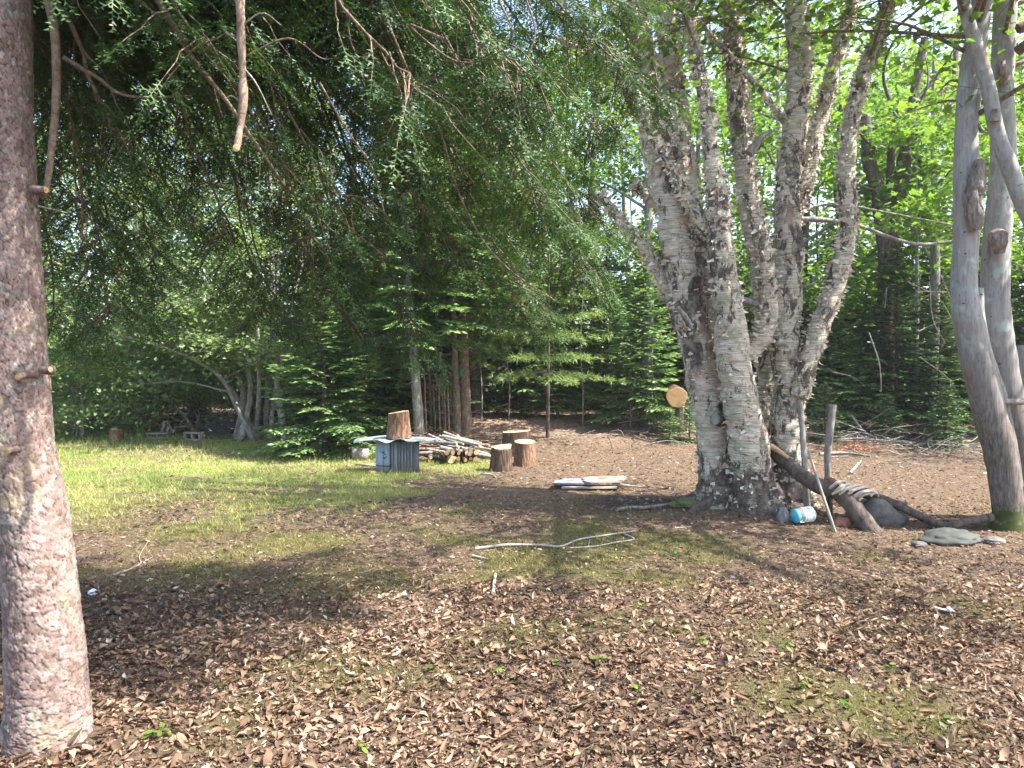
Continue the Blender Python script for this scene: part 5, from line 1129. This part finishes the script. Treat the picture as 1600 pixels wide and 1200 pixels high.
sticks('hanging_branch', 'pale curved dead branch hanging among the dark firs on the right', [([(1358, 520, 13.6), (1372, 560, 13.4), (1376, 585, 13.4), (1377, 612, 13.4)], .014, .006)], 'white_wood', 'branch')
for k, pts in enumerate(([(1452, 440, 12.4), (1458, 500, 12.4), (1478, 538, 12.4)], [(1435, 518, 12.8), (1462, 505, 12.8), (1500, 490, 12.6)], [(1418, 440, 12.6), (1470, 470, 12.6), (1500, 530, 12.5)], [(1300, 582, 13.8), (1330, 588, 13.7), (1350, 602, 13.7)], [(1440, 560, 12.8), (1480, 590, 12.7), (1500, 620, 12.7)], [(1385, 450, 12.9), (1383, 480, 12.9), (1380, 470, 12.9)], [(1430, 455, 12.6), (1500, 457, 12.6), (1560, 460, 12.6)], [(1470, 430, 12.6), (1490, 480, 12.5), (1498, 520, 12.5)])):
    sticks('hanging_branch', 'pale dead branch in the tangle against the dark firs left of the grey forked tree', [(pts, .011 if k < 3 else .008, .003)], 'dead_wood', 'branch', 'dead branches in the tangle of the dark firs')
# leaning poles, lashed bench, posts and jar
sticks('leaning_log', 'thick dark log leaning from the birch down to the ground, behind the lashing', [([(1203, 700, 7.55), (1235, 728, 7.3), (1270, 755, 7.1), (1310, 770, 7.0), (1335, 795, 6.9), (1368, 838, 6.75)], .062, .085)], 'bark_dark', 'log', None, 16, .25)
sticks('broken_branch', 'pale broken end of wood lying on the leaning log at the birch', [([(1203, 696, 7.4), (1218, 706, 7.35), (1232, 716, 7.3)], .03, .018)], 'cut', 'branch')
sticks('bent_pole', 'dark bent pole running from the lashing along the ground to the grey tree', [([(1335, 768, 7.15), (1380, 780, 7.1), (1420, 798, 7.0), (1455, 815, 6.9), (1480, 822, 6.8), (1510, 815, 6.75), (1552, 808, 6.7)], .042, .035)], 'bark_dark', 'pole', None, 14, .2)
sticks('sawn_pole_end', 'short stub with a reddish sawn end resting on the lashing', [([(1292, 750, 7.1), (1305, 757, 7.0)], .045, .045)], 'red_bark', 'log')
for k, (xa, ya, xb, yb) in enumerate(((1303, 768, 1327, 757), (1309, 773, 1340, 758), (1318, 776, 1351, 761), (1327, 779, 1362, 766), (1337, 780, 1368, 770), (1296, 762, 1318, 752))):
    sticks('rope_lashing', 'frayed grey rope turn binding the leaning log and the bent pole', [([(xa, ya+3, 7.0), (xa+3, ya-1, 6.93), ((xa+xb)/2, (ya+yb)/2-3, 6.89), (xb, yb, 6.95), (xb+3, yb+4, 7.08)], .013, .014)], 'rope', 'rope', 'rope turns round the leaning log', 8, .35)
sticks('rope_end', 'pale loose rope end hanging at the lashing, left side', [([(1300, 772, 6.95), (1312, 766, 6.9), (1320, 760, 6.9)], .012, .018)], 'rope', 'rope')
sticks('rope_knot', 'knot of grey rope at the right of the lashing', [([(1340, 775, 6.9), (1352, 768, 6.85), (1366, 768, 6.9), (1360, 775, 6.9)], .015, .013)], 'rope', 'rope')
sticks('upright_post', 'mossy upright stake with a flat pale top behind the lashing', [([(1295, 775, 7.5), (1293, 720, 7.5), (1296, 680, 7.5), (1301, 632, 7.5)], .030, .040)], 'bark_grey', 'post', None, 14, .15)
sticks('upright_post', 'thin grey stake standing against the right side of the birch', [([(1262, 815, 7.25), (1258, 740, 7.25), (1255, 690, 7.25), (1250, 628, 7.3)], .034, .026)], 'bark_grey', 'post', None, 12, .2)
sticks('upright_post', 'dark stake below the lashing, behind the leaning log', [([(1298, 810, 7.3), (1296, 790, 7.3), (1295, 765, 7.3)], .03, .03)], 'bark_dark', 'post')
sticks('thin_pole', 'thin straight white pole leaning to the left beside the plastic jar', [([(1308, 840, 6.72), (1285, 772, 6.78), (1263, 704, 6.9)], .015, .012)], 'white_wood', 'pole', None, 8, .05)
def rock(name, label, c, sz, seed, mt='rock', cat='rock'):
    n, s = 26, 40; U, Vv = np.meshgrid(np.linspace(0, 2*math.pi, s, endpoint=False), np.linspace(0, math.pi, n)); D = np.stack([np.cos(U)*np.sin(Vv), np.sin(U)*np.sin(Vv), np.cos(Vv)], -1)
    rr = .62+.85*fbm(D[..., 0]*1.8+seed, D[..., 1]*1.8, D[..., 2]*1.8+seed, s=seed, o=5); rr = np.round(rr*9)/9*.35+rr*.65; mb = MB(); V = D*rr[..., None]*np.asarray(sz)+np.asarray(c)+[0, 0, sz[2]*.25]
    i = np.arange(n-1)[:, None]; j = np.arange(s)[None]; j2 = (j+1) % s; mb.add(V, np.stack([i*s+j, (i+1)*s+j, (i+1)*s+j2, i*s+j2], -1).reshape(-1, 4)); o = mb.build(name, M[mt], None, origin=c); tag(o, label, cat); return o
rock('rock', 'large rough grey rock behind the foot of the leaning log', gp(1372, 7.15), (.27, .2, .20), 2)
rock('rock', 'low greenish grey rock left of the grey forked tree', gp(1492, 6.35), (.24, .14, .085), 4, 'green_rock')
rock('rock', 'small pale stone leaning on the birch foot above the jar', gp(1226, 7.05), (.055, .05, .10), 5, 'pale_rock')
rock('rock', 'brownish stone between the jar and the leaning log', gp(1318, 6.95), (.08, .06, .06), 6, 'brick_red')
rock('rock', 'small dark stone left of the greenish grey rock', gp(1440, 6.25), (.06, .05, .035), 7)
rock('rock', 'mossy mound of stone at the left foot of the birch', gp(1092, 7.75), (.26, .2, .06), 8, 'moss_rock')
rock('stone', 'small blue-grey stone in the leaf litter right of centre', gp(1146, 5.35), (.022, .018, .015), 9, 'pale_rock')
rock('rock', 'flat stone at the foot of the grey forked tree', gp(1555, 6.3), (.1, .07, .04), 10)
def jar():
    c = gp(1259, 6.95); c[2] += .085; t = thing('plastic_jar', 'clear plastic jar with blue lid and white label lying by the birch foot', 'jar', c)
    d = np.array([1, .22, .08]); d /= np.linalg.norm(d)
    def cyl(name, a, b, prof, mt, s=28, par=t, arc=None):
        A = np.cross(UP, d); A /= np.linalg.norm(A); B2 = np.cross(d, A); fs = np.linspace(a, b, len(prof)); full = arc is None
        th = np.linspace(0, 2*math.pi, s, endpoint=False) if full else np.linspace(*arc, s); mb = MB()
        V = np.stack([c+d*f+(A*np.cos(th)[:, None]+B2*np.sin(th)[:, None])*r for f, r in zip(fs, prof)]); n = len(prof)
        i = np.arange(n-1)[:, None]; j = np.arange(s if full else s-1)[None]; j2 = (j+1) % s; mb.add(V, np.stack([i*s+j, i*s+j2, (i+1)*s+j2, (i+1)*s+j], -1).reshape(-1, 4)); return mb.build(name, M[mt], par)
    cyl('jar_body', -.075, .115, [.050, .068, .072, .072, .072, .072, .072, .068, .055, .001], 'jar')
    cyl('lid', -.115, -.068, [.001, .060, .066, .067, .067, .067, .050], 'blue_lid')
    cyl('label', -.03, .07, [.0735, .0735, .0735], 'label', 26, t, (-.4, 4.4)); cyl('label_print', -.018, -.008, [.0745, .0745], 'teal_print', 20, t, (.3, 3.8)); cyl('label_print', .05, .058, [.0745, .0745], 'teal_print', 20, t, (.3, 3.8)); cyl('label_print', .004, .040, [.0743, .0743], 'blue_lid', 10, t, (1.9, 2.7))
jar()
b_ = MB(); c = gp(1555, 4.55); box(b_, c+[-.3, 0, .03], (.10, .02, .006), rotm([0, 0, 1], -.9)); box(b_, c+[-.27, -.03, .04], (.05, .03, .004), rotm([1, 1, 1], .7)); tag(b_.build('paper_scrap', M['paper'], None, smooth=False, origin=c), 'white scrap in the leaf litter at the lower right', 'scrap')
c = gp(141, 5.0); rock('paper_scrap', 'crumpled pale blue scrap right of the spruce trunk', c, (.035, .03, .025), 12, 'paper', 'scrap')
c = P3(740, 629, 15.0); rock('white_ball', 'small white round thing in the dark gap right of the flaking trunk', c, (.035, .03, .03), 13, 'paper', 'ball')
c = P3(721, 580, 13.95); b_ = MB(); box(b_, c, (.07, .02, .12), rotm([0, 1, 0], .15)); box(b_, c+[0.01, -.005, -.09], (.04, .02, .08), rotm([0, 1, 0], -.3)); tag(b_.build('green_rag', M['green_cloth'], None, origin=c), 'small green rag tied to the slim brown trunk', 'rag')
b_ = MB(); c = gp(1335, 13.0)
for k in range(500):
    p = c+np.array([rng.normal(0, .28), rng.normal(0, .35), rng.uniform(.01, .07)]); a = rng.uniform(0, 6.28); d = np.array([math.cos(a), math.sin(a), rng.normal(0, .2)])*.09; w = np.array([-d[1], d[0], 0])*.12; b_.add([p-w, p+w, p+d], [[0, 1, 2]], rng.uniform())
o = b_.build('dead_fir_needles', M['orange_needles'], None, smooth=False, origin=c); o['kind'] = 'stuff'
# ------------------------------------------------------------------ what lies and grows on the ground
def sample_view(n, Y0, Y1, pw=1.0, margin=0.08):
    u = rng.uniform(0, 1, n); Y = (Y0**(1+pw)+(Y1**(1+pw)-Y0**(1+pw))*u)**(1/(1+pw)); half = (0.693+margin)*Y+.3; return rng.uniform(-1, 1, n)*half, Y
def clear(x, y):
    ok = np.ones(len(x), bool)
    for cx, cy, r in ((-1.86, 2.95, .165), (2.42, 7.75, .5), (4.65, 6.9, .3)): ok &= np.hypot(x-cx, y-cy) > r
    return ok
LT = [leaf_tmpl(1, .42, .8, .45, 3), leaf_tmpl(1.15, .34, 1.1, .7, 3), leaf_tmpl(1, .5, .4, -.6, 3), leaf_tmpl(1.25, .26, 1.4, .25, 3)]
CUR = (np.array([[0, 0, 0], [.5, -.2, .16], [1.1, .05, .02], [.55, .2, -.02]], float), np.array([[0, 1, 3], [1, 2, 3]]))
def ground_normals(n, tilt):
    a = rng.uniform(0, 2*math.pi, n); d = np.stack([np.cos(a), np.sin(a), rng.normal(0, tilt, n)], -1); return basis(d, np.tile(UP, (n, 1)), rng.normal(0, tilt*1.3, n))
def litter():
    mb = MB()
    for n, Y0, Y1, size, tilt, lift in ((33000, 2.3, 5.2, .041, .34, .018), (66000, 2.31, 6.0, .022, .4, .012), (80000, 5.2, 8.5, .031, .38, .014), (46000, 8.5, 13, .033, .35, .012), (9000, 13, 19, .05, .3, .01)):
        x, y = sample_view(n, Y0, Y1); lawn, moss, wood, soil = regions(x, y)
        dens = fbm(x*.9, y*.9, s=91, o=3); p = (1-.93*lawn)*(1-.62*moss)*np.clip(.5+dens*1.2-.0*wood, .2, 1)*(1-.6*wood)*(1-.3*soil)
        near = np.clip((5.6-y)/1.6, 0, 1); p = np.maximum(p*(.42+.58*near), 0)
        k = (rng.uniform(size=n) < p) & clear(x, y); x, y = x[k], y[k]; m = len(x)
        z = gz(x, y)+rng.uniform(.003, lift, m); s = size*np.minimum(rng.lognormal(-.2, .45, m), 1.7)
        tone = np.clip(rng.beta(1.9, 2.0, m)*.95+.12*(fbm(x*1.2, y*1.2, s=44)-.5)*4+.02, 0, 1); tone = np.where(rng.uniform(size=m) < .02, rng.uniform(.9, 1, m), tone)
        v = rng.integers(0, 4, m)
        for q in range(4):
            w = v == q; scatter(mb, LT[q] if Y0 == 2.3 else CUR, np.stack([x, y, z], -1)[w], ground_normals(w.sum(), tilt), s[w], tone[w])
    o = mb.build('leaf_litter', M['litter'], smooth=False); o['kind'] = 'stuff'
    print('litter verts', len(o.data.vertices))
litter()
def near_leaves():
    """the largest fallen leaves, one object each, children of the ground"""
    ms = []
    for k in range(8):
        r_ = np.random.default_rng(500+k); mb = MB(); V, Fq = leaf_tmpl(1, r_.uniform(.3, .6), r_.uniform(.3, 1.3), r_.uniform(-.7, .8), 5); V = V.copy(); V[:, 2] += .08*np.sin(V[:, 0]*9+k)*np.sign(V[:, 1]); V[:, 1] *= 1+.15*np.sin(V[:, 0]*23)
        mb.add(V, Fq, r_.uniform(.35, .85)); ms.append(mb.build('fallen_leaf', M['litter'], link=False))
    n = 0
    while n < 290:
        x, y = sample_view(1, 2.75, 4.6, 0.6, 0); x, y = float(x[0]), float(y[0])
        if math.hypot(x+1.86, y-2.95) < .24: continue
        o = bpy.data.objects.new('fallen_leaf', ms[n % 8]); COL.objects.link(o); o.parent = GROUND; s = rng.uniform(.028, .05)
        o.location = (x, y, float(gz(x, y))+rng.uniform(.016, .034)); o.scale = (s, s, s); o.rotation_euler = (rng.normal(0, .35)+(math.pi if n % 3 == 0 else 0), rng.normal(0, .25), rng.uniform(0, 6.28)); n += 1
near_leaves()
def twigs_ground():
    mb = MB()
    for n, Y0, Y1, L, r in ((700, 2.4, 5.5, .07, .0013), (500, 5.5, 10, .10, .002), (400, 10, 17, .25, .004)):
        x, y = sample_view(n, Y0, Y1); lawn = regions(x, y)[0]; k = (rng.uniform(size=n) > lawn*.9) & clear(x, y)
        for a, b in zip(x[k], y[k]):
            an = rng.uniform(0, 6.28); l = L*rng.uniform(.4, 1.8); p = np.array([a, b, float(gz(a, b))+.012]); d = np.array([math.cos(an), math.sin(an), 0])*l
            tube(mb, [p, p+d*.5+rng.normal(0, .06*l, 3)*[1, 1, .2], p+d+[0, 0, rng.uniform(-.004, .02)]], [r, r*.9, r*.5], 3, 3, cap=False, smooth=False)
    o = mb.build('fallen_twigs', M['bark_grey']); o['kind'] = 'stuff'
twigs_ground()
def blades(name, matn, which, bands, seed):
    mb = MB()
    for n, Y0, Y1, h, w, lean in bands:
        x, y = sample_view(n, Y0, Y1); rg = regions(x, y)[which]; k = (rng.uniform(size=n) < rg) & clear(x, y); x, y = x[k], y[k]; m = len(x)
        a = rng.uniform(0, 6.28, m); hh = h*rng.lognormal(-.1, .4, m)*(.45+1.3*fbm(x*2.2, y*2.2, s=55, o=3)); z = gz(x, y)
        P = np.stack([x, y, z], -1); W_ = np.stack([np.cos(a), np.sin(a), 0*a], -1)*(w*rng.uniform(.7, 1.3, m))[:, None]; b = rng.uniform(0, 6.28, m); l = lean*rng.uniform(.3, 1.6, m)
        Tp = P+np.stack([np.cos(b)*l*hh, np.sin(b)*l*hh, hh], -1); V = np.stack([P-W_, P+W_, Tp], 1).reshape(-1, 3)
        tone = np.clip(.15+.75*fbm(x*.8+2, y*.8, s=71, o=3)+rng.normal(0, .16, m), 0, 1)
        mb.add(V, np.arange(m*3).reshape(-1, 3), np.repeat(tone, 3))
    o = mb.build(name, M[matn], smooth=False); o['kind'] = 'stuff'; print(name, len(o.data.vertices)//3)
blades('lawn_grass', 'grass', 0, ((130000, 6.8, 12, .040, .004, .8), (90000, 12, 18, .05, .007, .7)), 1)
blades('moss_patches', 'moss', 1, ((60000, 2.5, 5, .018, .0016, .9), (150000, 5, 9.5, .020, .003, .9)), 2)
def needles_floor():
    mb = MB(); n = 60000; x, y = sample_view(n, 9, 19); lawn, moss, wood, soil = regions(x, y); k = (rng.uniform(size=n) < wood*.8+.25*(1-lawn)) & clear(x, y); x, y = x[k], y[k]; m = len(x)
    P = np.stack([x, y, gz(x, y)+rng.uniform(.003, .015, m)], -1); tone = np.clip(rng.beta(2, 2, m)*.8+.22, 0, .98); scatter(mb, LEAF2, P, ground_normals(m, .25), .04*rng.lognormal(-.1, .35, m), tone); o = mb.build('needle_litter', M['litter'], smooth=False); o['kind'] = 'stuff'
needles_floor()
# small green seedlings in the litter (a few pixels each)
SE = [(668, 1056), (782, 1062), (560, 1176), (345, 1078), (232, 1165), (865, 1045), (990, 1083), (1102, 1012), (1262, 1077), (1322, 1112), (1000, 955), (1400, 1060), (1480, 1140), (250, 1160), (940, 1045), (1060, 870), (1230, 1020)]
WH = ['bright green seedling in the dry leaves, centre bottom', 'yellow-green leaf cluster right of the centre bottom seedling', 'dark green seedling at the bottom edge, centre left', 'pale green leaf in the litter right of the spruce foot', 'long green blades at the bottom, by the spruce foot', 'green sprig left of the sunny bottom patch', 'small green seedling in the sunny bottom patch', 'upright pale seedling right of the moss belt', 'small round green leaf, lower right', 'pale round green leaf, lower right below another', 'green sprig on the moss belt', 'tiny green sprig at the right middle of the litter', 'green sprig at the bottom right', 'second green sprig by the spruce foot', 'small dark sprig left of the pale seedling', 'small green sprig just below the forked branch', 'low green sprig right of the pale seedling']
for k, (px, py) in enumerate(SE):
    Y = F*1.55/(py-570); c = gp(px, Y); mb = MB(); m = 5 if k % 3 else 3; C = c+rng.normal(0, .012, (m, 3))+[0, 0, .03]; C[:, 2] = np.maximum(C[:, 2], c[2]+.02); scatter(mb, leaf_tmpl(1, .5, .2, .1, 3), C, rand_dirs(m, .3), np.full(m, .045), rng.uniform(.3, 1, m))
    for q in range(m): mb.add([c, c+[.002, 0, 0], C[q]], [[0, 1, 2]], .5)
    tag(mb.build('seedling', M['maple_leaf'], None, smooth=False, origin=c), WH[k], 'seedling', 'green seedlings in the leaf litter')
print('polys', sum(len(m.polygons) for m in bpy.data.meshes))
